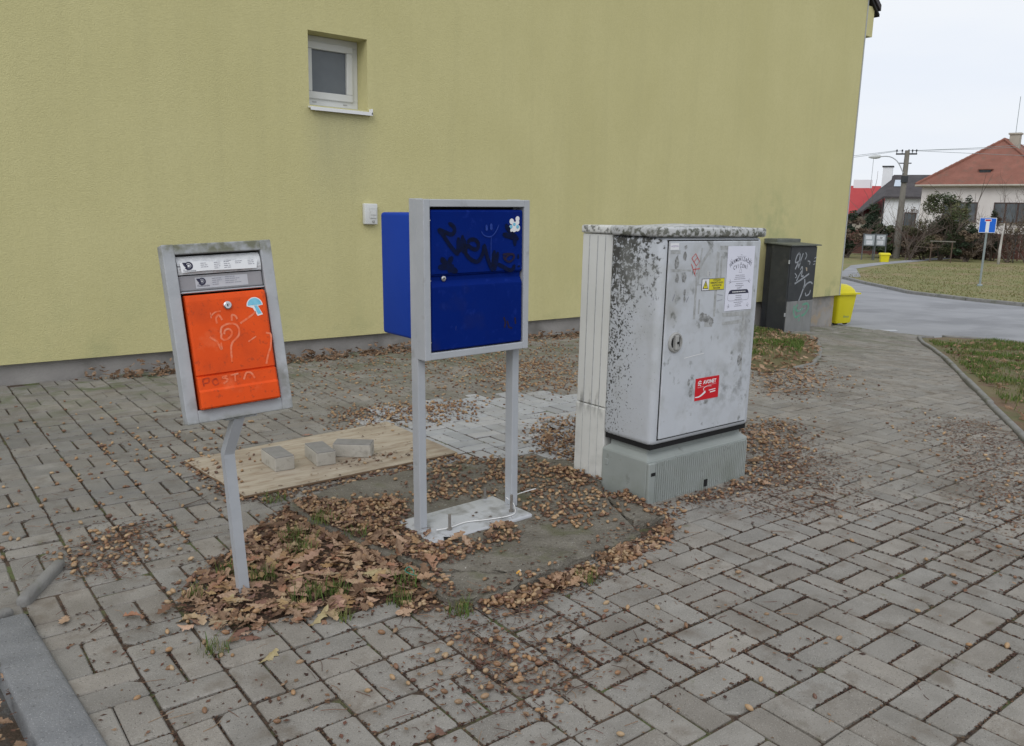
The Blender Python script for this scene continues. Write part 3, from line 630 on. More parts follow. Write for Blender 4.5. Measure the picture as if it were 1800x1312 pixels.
bmq = bmesh.new(); bmq.from_mesh(bdoor.data); bmesh.ops.recalc_face_normals(bmq, faces=bmq.faces[:]); bmq.to_mesh(bdoor.data); bmq.free()
MB().lathe([(.0105, 0), (.0105, .006), (.008, .008), (.0045, .008), (.0045, .006)], 18, Matrix.Translation((jx0+.06, -.034, bz(.49))) @ Matrix.Rotation(RAD(90), 4, 'X')).build('lock', m_chrome, bdoor, smooth=True, sharp=40)
MB().box(jx0+.059, jx0+.061, -.0422, -.0405, bz(.49)-.004, bz(.49)+.004).build('keyhole', m_dark, bdoor)
for f in (.09, .5, .93): MB().lathe([(.0028, 0), (.0028, .004)], 8, Matrix.Translation((jx0-.003, -.040, bz(f))) @ Matrix.Rotation(RAD(90), 4, 'X')).build('rivet', m_chrome, bb)
# graffiti in door fractions (zoom pixel -> door)
def zp(x, y):
    u = (x-50)/1540; v = (y-15)/(1095-70*u)
    return jx0+(jx1-jx0)*u, bz(.03+.44*v)
bpl = FN(-.0478)
mb = MB(); KS = [0]
def S(pts, w=.0165):
    KS[0] += 1; dy = .00007*KS[0]; q_ = smoothpts([zp(*p) for p in pts], 5); n_ = len(q_)
    k0 = len(mb.v); mb.ribbon(q_, [w*min(1, .45+.55*min(i, n_-1-i)/2) for i in range(n_)], bpl)
    mb.v[k0:] = [(x, y-dy-.000025*(i//2), z) for i, (x, y, z) in enumerate(mb.v[k0:])]
S([(320, 205), (400, 270), (415, 350), (360, 400), (260, 360), (170, 325), (240, 420), (330, 570), (420, 690), (480, 745)])
S([(470, 740), (480, 600), (478, 450)], .02); S([(500, 700), (540, 560), (545, 410)], .018); S([(545, 720), (575, 600), (570, 470)], .018)
S([(620, 540), (680, 490), (760, 500), (805, 570), (780, 650), (700, 640), (620, 590), (590, 700), (640, 790), (720, 850), (790, 860), (850, 790), (890, 680), (900, 590), (930, 700), (970, 840), (1040, 1030)])
S([(1040, 1030), (1060, 850), (1080, 670)], .020); S([(1085, 1020), (1110, 850), (1140, 700)], .019); S([(1120, 900), (1220, 950), (1330, 1010), (1400, 1000), (1440, 920)])
S([(200, 790), (260, 880), (360, 980), (460, 1030)], .024); S([(380, 770), (330, 880), (330, 1050)], .022); S([(150, 950), (260, 950), (400, 930)], .022)
S([(1270, 230), (1330, 330), (1420, 450), (1440, 600)], .02); S([(1220, 400), (1330, 430), (1480, 470)], .022); S([(1370, 380), (1500, 490)], .02)
S([(1500, 740), (1500, 820)], .010); S([(1510, 935), (1513, 965)], .013)
mb.build('black_graffiti', m_spray, bdoor)
mb = MB(); bpl = FN(-.0485); S([(1220, 745), (1300, 740), (1400, 745)], .010); S([(1230, 770), (1260, 830), (1330, 870), (1400, 830), (1420, 760), (1360, 740), (1290, 780), (1250, 850)], .009)
mb.build('brown_graffiti', m_spray2, bdoor)
mb = MB(); bpl = FN(-.0485); S([(850, 350), (890, 410), (960, 440), (1030, 430), (1100, 350), (1150, 235)], .0045); S([(935, 240), (940, 300), (940, 340)], .011); S([(1015, 220), (1018, 270), (1020, 330)], .012); S([(1018, 430), (1015, 600), (1015, 880)], .003)
mb.build('pale_graffiti', m_chalk, bdoor)
def disc(mb, u, v, r1, r2, pl, n=14): mb.poly([(u+r1*math.cos(2*math.pi*i/n), v+r2*math.sin(2*math.pi*i/n)) for i in range(n)], pl)
mb = MB(); k = (jx1-jx0)/1540
for x, y, a, yy in ((1380, 185, 40, -.0479), (1482, 140, 36, -.0481), (1480, 200, 34, -.0483), (1425, 240, 42, -.0485), (1365, 290, 38, -.0487), (1480, 295, 46, -.0489), (1420, 310, 45, -.0491), (1370, 335, 20, -.0493)):
    u, v = zp(x, y); disc(mb, u, v, a*k, a*k, FN(yy))
mb.build('white_sticker', m_white, bdoor)
mb = MB()
for x, y, a in ((1365, 275, 25), (1422, 232, 23), (1480, 275, 26)): u, v = zp(x, y); disc(mb, u, v, a*k, a*k, FN(-.0497))
mb.build('sticker_print', m_sky, bdoor)
# faint dark smudge on lower panel
mb = MB(); bpl = FN(-.0479)
for pts in ([(.78, .80), (.80, .84), (.79, .88)], [(.82, .83), (.84, .88), (.88, .89)], [(.91, .81), (.92, .86)]): mb.ribbon([(jx0+(jx1-jx0)*a, bz(b)) for a, b in pts], .008, bpl)
mb.build('dark_smudge', m_spray2, bdoor)
base = MB().cbox(-.245, .255, -.125, .155, -.004, .040, .009, 3).build('base_plate', m_plate, bb, smooth=True, sharp=50)
MB().prism([(-.20, -.126), (-.155, -.126), (-.185, -.1)], 2, .0402, .0415).build('weld_gap', m_dark, base)
for x, y, h in ((-.125, -.055, .065), (.195, -.052, .075), (.205, .148, .05), (-.15, .12, .02)):
    bo = MB().tube([(x, y, .036), (x+.001, y, .04+h)], .006, 8).build('bolt', m_bolt, bb)
    MB().lathe([(.011, .0405), (.011, .049)], 6, Matrix.Translation((x, y, 0))).build('nut', m_bolt, bo)
c = [(1.72, 2.572, .052), (1.784, 2.568, .050), (1.869, 2.58, .049), (1.948, 2.555, .049), (2.039, 2.527, .052), (2.09, 2.535, .052), (2.125, 2.575, .054), (2.15, 2.62, .060), (2.145, 2.66, .075)]
tag(MB().tube(smoothpts(c, 6), .0024, 6).build('cable', m_wire, smooth=True), 'loose white cable lying along the steel base plate', 'cable')
tag(MB().tube(smoothpts([(2.19, 2.70, .05), (2.25, 2.695, .062), (2.335, 2.685, .07)], 6), .0026, 6).build('cable_stub', m_wire, smooth=True), 'short white cable stub sticking out behind the right post', 'cable')

# ================================================================== GREY CABINET
gc = thing('grey_cabinet', (3.1, 2.52, 0), 'tall weathered light grey utility cabinet with stickers and poster', 'utility cabinet')
cx0, cx1, cy0, cy1 = -.365, .372, -.15, .155
# pedestal with ribbed front
px0, px1, py0, py1 = -.365, .39, -.15, .15
ped = MB(); ped.cbox(px0, px1, py0+.012, py1, -.05, .205, .008, 2)
ped.add([(px0+.003, py0+.015, .2035), (px1-.003, py0+.015, .2035), (px1-.003, py1-.003, .2035), (px0+.003, py1-.003, .2035), (px0+.03, py0+.045, .226), (px1-.03, py0+.045, .226), (px1-.03, py1-.03, .226), (px0+.03, py1-.03, .226), (px0+.03, py0+.045, .258), (px1-.03, py0+.045, .258), (px1-.03, py1-.03, .258), (px0+.03, py1-.03, .258)], [(0, 1, 5, 4), (1, 2, 6, 5), (2, 3, 7, 6), (3, 0, 4, 7), (4, 5, 9, 8), (5, 6, 10, 9), (6, 7, 11, 10), (7, 4, 8, 11), (8, 9, 10, 11)])
ped_o = ped.build('pedestal', m_ped, gc)
nr = 46; mb = MB(); xs = px0+.045; xe = px1-.015; pts = [(xs, py0+.0125)]
for i in range(nr):
    a = xs+(xe-xs)*i/nr; bq = (xe-xs)/nr
    pts += [(a+bq*.1, py0-.002), (a+bq*.55, py0-.002), (a+bq*.65, py0+.0055), (a+bq*.97, py0+.0055)]
pts += [(xe, py0+.0125)]
mb.prism(pts, 2, -.05, .192); mb.build('ribbed_panel', m_ped, ped_o)
MB().cbox(px0-.002, px0+.044, py0-.004, py0+.012, -.05, .195, .005).build('corner_post', m_ped, ped_o)
MB().box(px0+.012, px0+.04, py0-.0065, py0-.003, .135, .150).build('slot', m_dark, ped_o)
MB().box(.04, .062, py0-.0045, py0-.001, .01, .045).build('slot', m_dark, ped_o)
MB().cbox(px0-.003, px0+.002, .105, .125, .125, .155, .002).build('side_clip', m_ped, ped_o)
MB().box(cx0+.012, cx1-.012, cy0+.012, cy1-.012, .254, .285).build('gap_shade', m_dark, gc)  # black inset block paints the shade in the gap below the body
MB().cbox(cx0, cx1, cy0, cy1, .272, 1.2085, .028, 4).build('body', m_cab, gc, smooth=True, sharp=35)
mb = MB(); mb.cbox(cx0-.012, cx1+.012, cy0-.010, cy1, 1.207, 1.250, .012, 3)
mb.prism([(cx0+.02, 1.2485), (cx1-.02, 1.2485), (.02, 1.262)], 1, cy0+.02, cy1-.04)
mb.build('cap', m_cap, gc, smooth=True, sharp=30)
# door
fy = cy0; dx0, dx1, dz0, dz1 = 2.779-3.1, 3.425-3.1, .304, 1.19
MB().box(dx0-.005, dx1+.005, fy-.002, fy+.004, dz0-.005, dz1+.005).build('door_gap', m_dark, gc)
gd = MB().cbox(dx0, dx1, fy-.009, fy+.003, dz0, dz1, .004, 2).build('door', m_door, gc)
hd = MB().lathe([(.046, 0), (.046, .007), (.041, .011), (.036, .011), (.034, .005), (.0, .005)], 28, Matrix.Translation((2.849-3.1, fy-.009, .744)) @ Matrix.Rotation(RAD(90), 4, 'X')).build('handle', m_knob, gd, smooth=True, sharp=35)
MB().cbox(2.849-3.1-.011, 2.849-3.1+.011, fy-.028, fy-.012, .744-.034, .744+.034, .005, 2).build('handle_grip', m_knob, gd)
for s in (-1, 1): MB().cbox(2.849-3.1+s*.022-.007, 2.849-3.1+s*.022+.007, fy-.0146, fy-.0138, .744-.022, .744+.022, .0003, 1).build('handle_recess', m_dark, gd)
MB().lathe([(.006, 0), (.006, .003)], 10, Matrix.Translation((2.849-3.1, fy-.028, .744)) @ Matrix.Rotation(RAD(90), 4, 'X')).build('keyhole', m_dark, gd)
yd = fy-.009
dp_ = lambda k: (lambda u, v: Vector((u-3.1, yd-.0004*k, v)))
# residue of torn papers
TR = [(2.79, 1.135, 2.85, 1.15), (2.795, 1.06, 2.865, 1.067), (2.87, 1.06, 2.93, 1.069), (2.965, .84, 2.978, 1.05), (2.975, .99, 3.02, 1.0), (3.11, .84, 3.125, 1.14), (3.13, 1.15, 3.19, 1.17), (3.14, .99, 3.155, 1.12), (3.0, .86, 3.01, .93), (3.18, .80, 3.33, .815), (3.34, .72, 3.36, .83), (3.345, .56, 3.362, .70), (3.18, .835, 3.4, .853), (3.05, .80, 3.11, .84)]
for a, b1, c1, d1 in TR:
    j = lambda: rnd.uniform(-.004, .004)
    MB().poly([(a+j(), b1+j()), (c1+j(), b1+j()), (c1+j(), d1+j()), (a+j(), d1+j())], dp_(rnd.uniform(.8, 1.6))).build('tape_residue', m_tape, gd)
for q_, w_ in (([(2.97, 1.03), (3.01, 1.10), (3.06, 1.15)], .016), ([(2.985, 1.0), (2.99, 1.08), (3.0, 1.16)], .010)): MB().ribbon(q_, w_, dp_(1.8+w_*10)).build('tape_residue', m_tape, gd)
mb = MB()
for u, v, a, b1 in ((2.83, 1.10, .017, .034), (2.883, 1.125, .012, .02), (2.838, 1.03, .014, .022), (2.885, 1.028, .018, .026), (2.895, .965, .008, .018), (2.897, .935, .007, .016), (3.035, .845, .03, .025), (3.07, .835, .03, .02), (3.10, .82, .018, .02), (2.945, 1.055, .009, .012), (2.885, 1.165, .009, .01), (3.34, .62, .02, .03), (3.10, .44, .02, .012), (2.985, .50, .016, .03), (2.965, .545, .01, .02)):
    nn = 16; MB().poly([(u+a*math.cos(2*math.pi*i/nn)*rnd.uniform(.6, 1.15), v+b1*math.sin(2*math.pi*i/nn)*rnd.uniform(.6, 1.15)) for i in range(nn)], dp_(rnd.uniform(2, 2.8))).build('soot_stain', m_soot, gd)
mb = MB(); R_ = lambda pts, w=.004: mb.ribbon(pts, w, dp_(3))
R_([(2.93, 1.115), (2.955, 1.135), (2.985, 1.10), (2.965, 1.08), (2.93, 1.115)]); R_([(2.945, 1.098), (2.97, 1.118)], .003); R_([(2.945, 1.065), (2.99, 1.068)]); R_([(2.93, 1.09), (2.962, 1.035)]); R_([(2.962, 1.075), (2.958, 1.04)], .003); mb.build('red_scribble', m_redink, gd)
mb = MB(); R_([(2.92, .665), (3.0, .672), (3.06, .676)], .003); mb.build('pale_scratch', m_wire, gd)
mb = MB(); R_([(2.815, .93), (2.83, .96)], .003); R_([(2.91, .92), (2.925, .945)], .003); R_([(3.13, .945), (3.17, .94)], .002); R_([(3.13, .915), (3.17, .92)], .002); mb.build('dark_scratch', m_inkg, gd)
# poster
po = MB().box(0, 0, 0, 0, 0, 0); po = MB()
po.add([dp_(5)(*p) for p in [(3.190, .864), (3.398, .864), (3.395, 1.166), (3.186, 1.166)]] + [dp_(4)(*p) for p in [(3.190, .864), (3.398, .864), (3.395, 1.166), (3.186, 1.166)]], [(0, 1, 2, 3), (4, 7, 6, 5), (0, 4, 5, 1), (1, 5, 6, 2), (2, 6, 7, 3), (3, 7, 4, 0)])
poster = po.build('poster', m_paper, gd); tag(poster, 'white paper poster with arched black title')
pc = 3.292; pp = dp_(6)
def arch(txt, size, rad_, cv, step, sx=1.):
    n = len(txt)
    for i, ch in enumerate(txt):
        a = (i-(n-1)/2)*step; 
        if ch != ' ': textmesh(ch, size, pp, pc+rad_*math.sin(a), cv+rad_*math.cos(a)-rad_, m_ink, poster, 'letter', ang=-a*.8, off=.0003, sx=.74)
arch('HARMONIZAČNÍ', .025, .13, 1.105, .119); arch('CVIČENÍ', .026, .15, 1.073, .112)
rr = random.Random(9)
textmesh('~', .02, pp, pc, 1.126, m_inkg, poster); textmesh('Lope', .018, pp, pc, .972, m_inkg, poster, ang=.15)
mb = MB(); mb.ribbon([(pc-.035, 1.118), (pc+.035, 1.118)], .0012, pp); mb.ribbon([(pc-.075, 1.0), (pc+.07, 1.002)], .0016, pp)
for s in (-1, 1):
    for v in (1.095, 1.0, .885): mb.ribbon(smoothpts([(pc+s*.075, v+.012), (pc+s*.070, v), (pc+s*.082, v-.008)], 4), .002, pp); mb.ribbon([(pc+s*.066, v-.004), (pc+s*.086, v+.004)], .0015, pp)
mb.ribbon([(pc-.005, 1.055), (pc, 1.068), (pc+.006, 1.055), (pc+.012, 1.043), (pc-.012, 1.043), (pc-.005, 1.055)], .0018, pp); mb.build('ornament', m_inkg, poster)
for v, n_, l in ((1.03, 3, .09), (.99, 2, .07), (.934, 3, .075), (.902, 2, .07), (.884, 1, .09)): lines(pp, pc, v, n_, l, .009, .0028, poster, m_inkg, rr, True)
mb = MB(); mb.poly([(pc-.082, .943), (pc+.078, .943), (pc+.070, .957), (pc+.06, .962), (pc-.062, .962), (pc-.074, .957)], pp); mb.build('banner', m_ink, poster)
mb = MB(); mb.ribbon(smoothpts([(pc-.082, .942), (pc-.083, .922), (pc-.07, .911), (pc, .911), (pc+.066, .912), (pc+.078, .922), (pc+.078, .942)], 5), .0015, pp); mb.build('border', m_inkg, poster)
lines(dp_(7), pc, .952, 1, .11, .01, .004, poster, m_white, rr, True)
# warning plate
def plate(name, u0, u1, v0, v1, m, k=5):
    b = MB(); q = [(u0, v0), (u1, v0), (u1, v1), (u0, v1)]
    b.add([dp_(k)(*p) for p in q]+[dp_(1)(*p) for p in q], [(0, 1, 2, 3), (4, 7, 6, 5), (0, 4, 5, 1), (1, 5, 6, 2), (2, 6, 7, 3), (3, 7, 4, 0)]); return b.build(name, m, gd)
wp = plate('warning_plate', 3.011, 3.176, .967, 1.021, m_ink, 4)
b = MB(); b.poly([(3.013, .969), (3.062, .969), (3.062, 1.019), (3.013, 1.019)], dp_(5)); b.build('white_field', m_white, wp)
b = MB(); b.poly([(3.064, .969), (3.174, .969), (3.174, 1.019), (3.064, 1.019)], dp_(5)); b.build('yellow_field', m_yel, wp)
b = MB(); b.poly([(3.017, .975), (3.058, .975), (3.038, 1.015)], dp_(6)); b.build('triangle_border', m_ink, wp)
b = MB(); b.poly([(3.0225, .978), (3.0525, .978), (3.038, 1.007)], dp_(7)); b.build('triangle_field', m_yel, wp)
b = MB(); b.poly([(3.040, 1.001), (3.034, .990), (3.038, .990), (3.036, .981), (3.043, .992), (3.039, .992)], dp_(8)); b.build('lightning_bolt', m_ink, wp)
for i, s in enumerate(('VÝSTRAHA!', 'NEBEZPEČÍ ÚRAZU', 'ELEKTRICKÝM', 'PROUDEM')): textmesh(s, .0115, dp_(6), 3.119, 1.0125-i*.0122, m_ink, wp, sx=.95, off=.0002)
# small white label and red sticker
lb = plate('small_label', 2.782, 2.838, 1.153, 1.182, m_white, 3); textmesh('HOSTYN', .012, dp_(4), 2.81, 1.168, mat('faded_ink', (.30, .22, .42), rough=.6), lb)
l2 = plate('number_label', 3.045, 3.08, 1.03, 1.055, mat('greyish_label', (.47, .48, .49), rough=.6), 2.4); textmesh('2', .022, dp_(4), 3.062, 1.043, m_inkg, l2)
rs = plate('red_sticker', 3.014, 3.189, .453, .559, m_red, 4)
textmesh('AVONET', .024, dp_(5), 3.118, .536, m_white, rs, ang=0, off=.0009)
mb = MB(); q5 = dp_(5)
mb.ribbon([(3.032, .540), (3.045, .546), (3.056, .542)], .004, q5); mb.ribbon([(3.03, .533), (3.044, .536), (3.057, .533)], .004, q5); mb.ribbon([(3.032, .525), (3.045, .528), (3.054, .522)], .004, q5)
mb.ribbon(smoothpts([(3.015, .470), (3.045, .471), (3.07, .480), (3.09, .492)], 5), [.004+.008*i/15 for i in range(16)], q5)
mb.ribbon(smoothpts([(3.077, .497), (3.076, .507), (3.085, .513), (3.105, .516), (3.135, .513)], 5), [.005-.0035*i/20 for i in range(21)], q5)
mb.ribbon([(3.115, .494), (3.165, .497)], .004, q5); mb.ribbon([(3.125, .484), (3.165, .487)], .005, q5); mb.build('emblem', m_white, rs)
mb = MB(); mb.ribbon([(3.03, .515), (3.075, .517)], .004, q5); mb.ribbon([(3.11, .520), (3.168, .523)], .004, q5); mb.build('web_address', mat('pink_print', (.62, .22, .24), rough=.5), rs)

# ================================================================== WHITE PILLAR BEHIND
wpil = thing('white_pillar_cabinet', (3.0, 2.78, 0), 'slim off-white plastic cabinet standing against the grey cabinet', 'utility cabinet')
MB().cbox(-.245, .26, -.10, .10, .39, 1.208, .006).build('upper_body', m_pil, wpil)
MB().cbox(-.247, .26, -.102, .102, -.04, .387, .006).build('lower_body', m_pil, wpil)
MB().cbox(-.255, .262, -.103, .104, 1.21, 1.248, .010, 3).build('cap', m_pil, wpil, smooth=True, sharp=40)
for y in (-.055, -.005, .05): MB().box(-.2478, -.244, y-.0008, y+.0008, -.02, 1.2).build('groove', m_tape, wpil)

# ================================================================== CONCRETE SLABS
def slab(poly, z, label, seed):
    r = random.Random(seed); P = []
    for a, b in zip(poly, poly[1:]+poly[:1]):
        d = math.dist(a, b); n = max(2, int(d/.03))
        for i in range(n):
            t = i/n; P.append((a[0]+(b[0]-a[0])*t+r.gauss(0, .005), a[1]+(b[1]-a[1])*t+r.gauss(0, .005)))
    cx = sum(p[0] for p in P)/len(P); cy = sum(p[1] for p in P)/len(P); n = len(P)
    e = MB(); lv = [(1.012, -.02), (1.004, z*.5), (1., z-.012), (.985, z-.002), (.955, z), (.8, z+.001), (.5, z-.001), (.25, z)]
    v = []
    for k, (s, zz) in enumerate(lv):
        for p in P:
            x, y = (p[0]-cx)*s, (p[1]-cy)*s
            v.append((x+(r.gauss(0, .003) if 0 < k < 4 else 0), y+(r.gauss(0, .003) if 0 < k < 4 else 0), zz+.006*noise.noise((x*7+seed, y*7, 0))+(r.gauss(0, .0015) if k < 5 else 0)))
    f = [(k*n+i, k*n+(i+1) % n, (k+1)*n+(i+1) % n, (k+1)*n+i) for k in range(len(lv)-1) for i in range(n)]; v.append((0, 0, z))
    f += [((len(lv)-1)*n+i, (len(lv)-1)*n+(i+1) % n, len(v)-1) for i in range(n)]
    o = e.add(v, f).build('concrete_slab', m_slab); o.location = (cx, cy, 0)
    bq = bmesh.new(); bq.from_mesh(o.data); bmesh.ops.recalc_face_normals(bq, faces=bq.faces[:]); bq.to_mesh(o.data); bq.free()
    return tag(o, label, 'concrete slab')
slab(SLAB_A, .034, 'large rough concrete slab under the blue mail cabinet', 1)
slab(SLAB_C, .026, 'broken corner piece of concrete beside the leaf pile', 2)
slab(SLAB_B, .026, 'narrow concrete strip at the foot of the grey cabinet', 3)

# ================================================================== PLYWOOD AND LOOSE BRICKS
cx, cy = 1.88, 3.85
t = thing('plywood_sheet', (cx, cy, .004), 'weathered pale plywood sheet lying on the paving', 'plywood')
e = [(x-cx, y-cy) for x, y in PLY]
P = []
for a, b in zip(e, e[1:]+e[:1]):
    for i in range(8): P.append((a[0]+(b[0]-a[0])*i/8+rnd.gauss(0, .002), a[1]+(b[1]-a[1])*i/8+rnd.gauss(0, .002)))
MB().prism(P, 2, .0, .0085).build('core', m_plye, t); MB().prism([(x*.9985, y*.9985) for x, y in P], 2, .0087, .0112).build('top_veneer', m_ply, t)
for (x, y, a, lbl) in ((1.60, 3.83, 1.52, 'loose concrete paving block on the plywood, nearest the orange mailbox'), (1.812, 3.79, 1.44, 'loose concrete paving block on the plywood, in the middle of three'), (2.0, 3.78, -.70, 'loose concrete paving block on the plywood, turned sideways at the right')):
    t = thing('paving_block', (x, y, .0155), lbl, 'paving block', 'loose blocks on the plywood', (0, 0, a))
    MB().cbox(-.1, .1, -.05, .05, 0, .068, .004).build('body', m_loose2, t); MB().cbox(-.0985, .0985, -.0485, .0485, .066, .073, .003).build('top', m_loose, t)
# edging pieces at the left
for p, q_, lbl in (((.335, 2.93), (.50, 3.20), 'loose rounded concrete edging piece beyond the end of the kerb'), ((.02, 2.70), (.30, 2.89), 'half buried edging piece running up to the kerb end')):
    p = Vector(p); q_ = Vector(q_); d = q_-p; ang = math.atan2(d.y, d.x)
    o = MB().cbox(-d.length/2, d.length/2, -.022, .022, -.05, .026, .017, 3).build('edging_piece', m_edge, smooth=True, sharp=60); o.location = ((p+q_)/2).to_3d(); o.rotation_euler = (0, 0, ang); tag(o, lbl, 'edging')

# ================================================================== DARK CABINETS BY THE WALL
dc = thing('dark_cabinet', (10.0, 6.40, -.19), 'dark grey cabinet with white graffiti and a pale steel lower panel', 'utility cabinet')
MB().cbox(-.31, .315, -.21, .07, -.1, 1.145, .006).build('body', m_dk, dc)
mb = MB().prism([(-.25, 1.135), (.10, 1.155), (.10, 1.170), (-.25, 1.150)], 0, -.34, .37); mb.build('cap', m_dkcap, dc)
MB().cbox(-.295, .315, -.219, -.2105, .405, 1.12, .003).build('door', m_dk, dc)
lp = MB().cbox(-.30, .32, -.221, -.2105, -.06, .40, .003).build('lower_panel', m_dkp, dc)
MB().cbox(-.318, -.308, -.2195, -.2, .90, .95, .002).build('hinge', m_galv2, dc); MB().cbox(-.318, -.308, -.2195, -.2, .20, .25, .002).build('hinge', m_galv2, dc)
def gp(x, y):   # zoom px (340..700 x 190..870) on the door
    return -.30+.62*(x-330)/350, 1.11-.71*(y-190)/680
gpl = FN(-.2202); mb = MB(); G = lambda pts, w=.022, pl=gpl: mb.ribbon(smoothpts([gp(*p) for p in pts], 5), w, pl)
G([(440, 250), (410, 290), (395, 370), (440, 360), (450, 280), (430, 260)]); G([(460, 330), (455, 380), (490, 260)]); G([(400, 460), (430, 390), (440, 440), (460, 380)]); G([(470, 470), (490, 430), (500, 470)], .018)
G([(430, 610), (470, 520), (500, 480), (490, 550), (520, 550)]); G([(410, 645), (500, 590), (595, 525)], .024); G([(540, 590), (545, 660), (520, 760), (485, 870)], .026); G([(535, 720), (570, 660), (620, 635), (655, 660)], .022); G([(565, 770), (580, 810), (620, 790), (635, 740)], .02)
G([(520, 340), (540, 290), (520, 250)], .016); G([(560, 360), (590, 370), (590, 410)], .016); G([(650, 330), (680, 310)], .014); G([(640, 410), (660, 400)], .014); G([(640, 370), (670, 365)], .014); G([(400, 510), (430, 550), (410, 570)], .014)
mb.build('white_graffiti', m_wspray, dc)
mb = MB(); gpl2 = FN(-.2222); G2 = lambda pts, w: mb.ribbon(smoothpts([(-.30+.62*(x-310)/320, .40-.46*(y-870)/400) for x, y in pts], 5), w, gpl2)
G2([(400, 920), (400, 1000), (430, 1060), (480, 1040)], .03); G2([(440, 910), (420, 960), (460, 990), (510, 960)], .03); G2([(500, 920), (560, 910), (580, 960), (540, 1030), (500, 1050)], .03); G2([(480, 1080), (470, 1110)], .025)
mb.build('green_graffiti', m_gspray, lp)
mb = MB(); gpl2 = FN(-.2227); G2([(450, 985), (490, 970)], .010); G2([(505, 975), (545, 960)], .010); mb.build('white_stroke', m_wspray, lp)
MB().prism([gp(540, 440), gp(560, 445), gp(565, 490), gp(550, 490)], 1, -.2207, -.2197).build('torn_paper', m_ply, dc)
d2 = thing('rear_dark_cabinet', (10.08, 6.66, -.2), 'second dark cabinet squeezed between the graffiti cabinet and the wall', 'utility cabinet')
MB().cbox(-.17, .32, -.12, .05, -.1, 1.165, .006).build('body', m_dk, d2); MB().cbox(-.22, .35, -.15, .058, 1.155, 1.225, .01).build('cap', m_dkcap, d2)

# ================================================================== YELLOW BINS
def loft(secs, mb=None, n=16):   # rounded-rect sections (hx, hy, z, r)
    mb = mb or MB(); v = []; m = 0
    for hx, hy, z, r, ox, oy in secs:
        ring_ = []
        for (sx, sy, a0) in ((1, 1, 0), (-1, 1, 90), (-1, -1, 180), (1, -1, 270)):
            for k in range(4):
                a = RAD(a0+k*30); ring_.append((ox+sx*(hx-r)+r*math.cos(a), oy+sy*(hy-r)+r*math.sin(a), z))
        v += ring_; m = len(ring_)
    f = [(i*m+k, i*m+(k+1) % m, (i+1)*m+(k+1) % m, (i+1)*m+k) for i in range(len(secs)-1) for k in range(m)]
    f += [tuple(range(m))[::-1], tuple(range((len(secs)-1)*m, len(secs)*m))]
    return mb.add(v, f)
yb = thing('yellow_bin', (12.72, 7.18, -.40), 'yellow wheeled bin with domed lid standing beyond the wall corner', 'bin', rot=(0, 0, RAD(-12)))
loft([(.165, .17, .03, .03, 0, 0), (.175, .18, .05, .035, 0, 0), (.215, .22, .50, .04, 0, 0), (.225, .23, .505, .04, 0, 0)]).build('body', m_ybin, yb, smooth=True, sharp=35)
loft([(.262, .262, .505, .03, 0, 0), (.264, .264, .530, .03, 0, 0), (.20, .22, .535, .05, 0, 0), (.19, .21, .58, .07, 0, 0), (.16, .18, .625, .09, 0, 0), (.11, .13, .655, .09, 0, 0), (.03, .04, .668, .02, 0, 0)]).build('lid', m_ybin, yb, smooth=True, sharp=40)
for s in (-1, 1): MB().lathe([(.05, -.02), (.055, -.015), (.055, .015), (.05, .02)], 16, Matrix.Translation((s*.11, -.10, .05)) @ Matrix.Rotation(RAD(90), 4, 'Y')).build('wheel', m_black, yb)
textmesh('Bonus', .05, lambda u, v: Vector((u+.03, -.181-.0855*(v-.05)-.004, v)), 0, .14, m_gspray, yb); 
fb_ = thing('grit_box', (*far(1559, 46.5), -1.0), 'small yellow grit box standing by the far footpath', 'grit box', rot=(0, 0, RAD(-52)))
loft([(.20, .20, .0, .03, 0, 0), (.24, .24, .42, .04, 0, 0)]).build('body', m_ybin, fb_, smooth=True, sharp=35)
loft([(.28, .28, .42, .03, 0, 0), (.28, .28, .46, .03, 0, 0), (.25, .25, .53, .05, 0, 0)]).build('lid', m_ybin, fb_, smooth=True, sharp=35)
# ================================================================== FAR SIDE OF THE ROAD
def dsign():
    c = far(1734, 29.5); t = thing('dead_end_sign', (c.x, c.y, g(c.x)+.02), 'blue square dead-end road sign on a grey pole', 'road sign', rot=(0, 0, RAD(-67)))
    MB().tube([(0, 0, -.3), (0, 0, 2.42)], .035, 12).build('pole', m_pole, t, smooth=True, sharp=60)
    MB().lathe([(.09, 0), (.09, .05), (.05, .08)], 12).build('base_collar', m_pole, t)
    pl = MB().cbox(-.262, .262, -.07, -.055, 1.88, 2.40, .004).build('plate', m_signw, t)
    p = FN(-.0712); b = MB(); b.poly([(-.245, 1.897), (.245, 1.897), (.245, 2.383), (-.245, 2.383)], p); b.build('blue_field', m_signb, pl)
    p = FN(-.0725); b = MB(); b.poly([(-.055, 1.90), (.055, 1.90), (.055, 2.27), (-.055, 2.27)], p); b.build('white_bar', m_signw, pl)
    b = MB(); b.poly([(-.10, 2.27), (.10, 2.27), (.10, 2.355), (-.10, 2.355)], FN(-.0725)); b.build('bar_outline', m_signw, pl)
    b = MB(); b.poly([(-.085, 2.285), (.085, 2.285), (.085, 2.34), (-.085, 2.34)], FN(-.0738)); b.build('red_bar', m_signr, pl)
dsign()
c = far(1579, 51.5); PO = Vector((c.x, c.y, -1.0)); PA = RAD(-62)
t = thing('utility_pole', PO, 'concrete utility pole with crossarm and street lamp', 'utility pole', rot=(0, 0, PA))
MB().tube([(0, 0, -.3), (0, 0, 6.5)], [.23, .13], 14).build('shaft', m_cpole, t, smooth=True, sharp=60)
MB().cbox(-.62, .55, -.05, .05, 6.25, 6.34, .01).build('crossarm', m_dk, t)
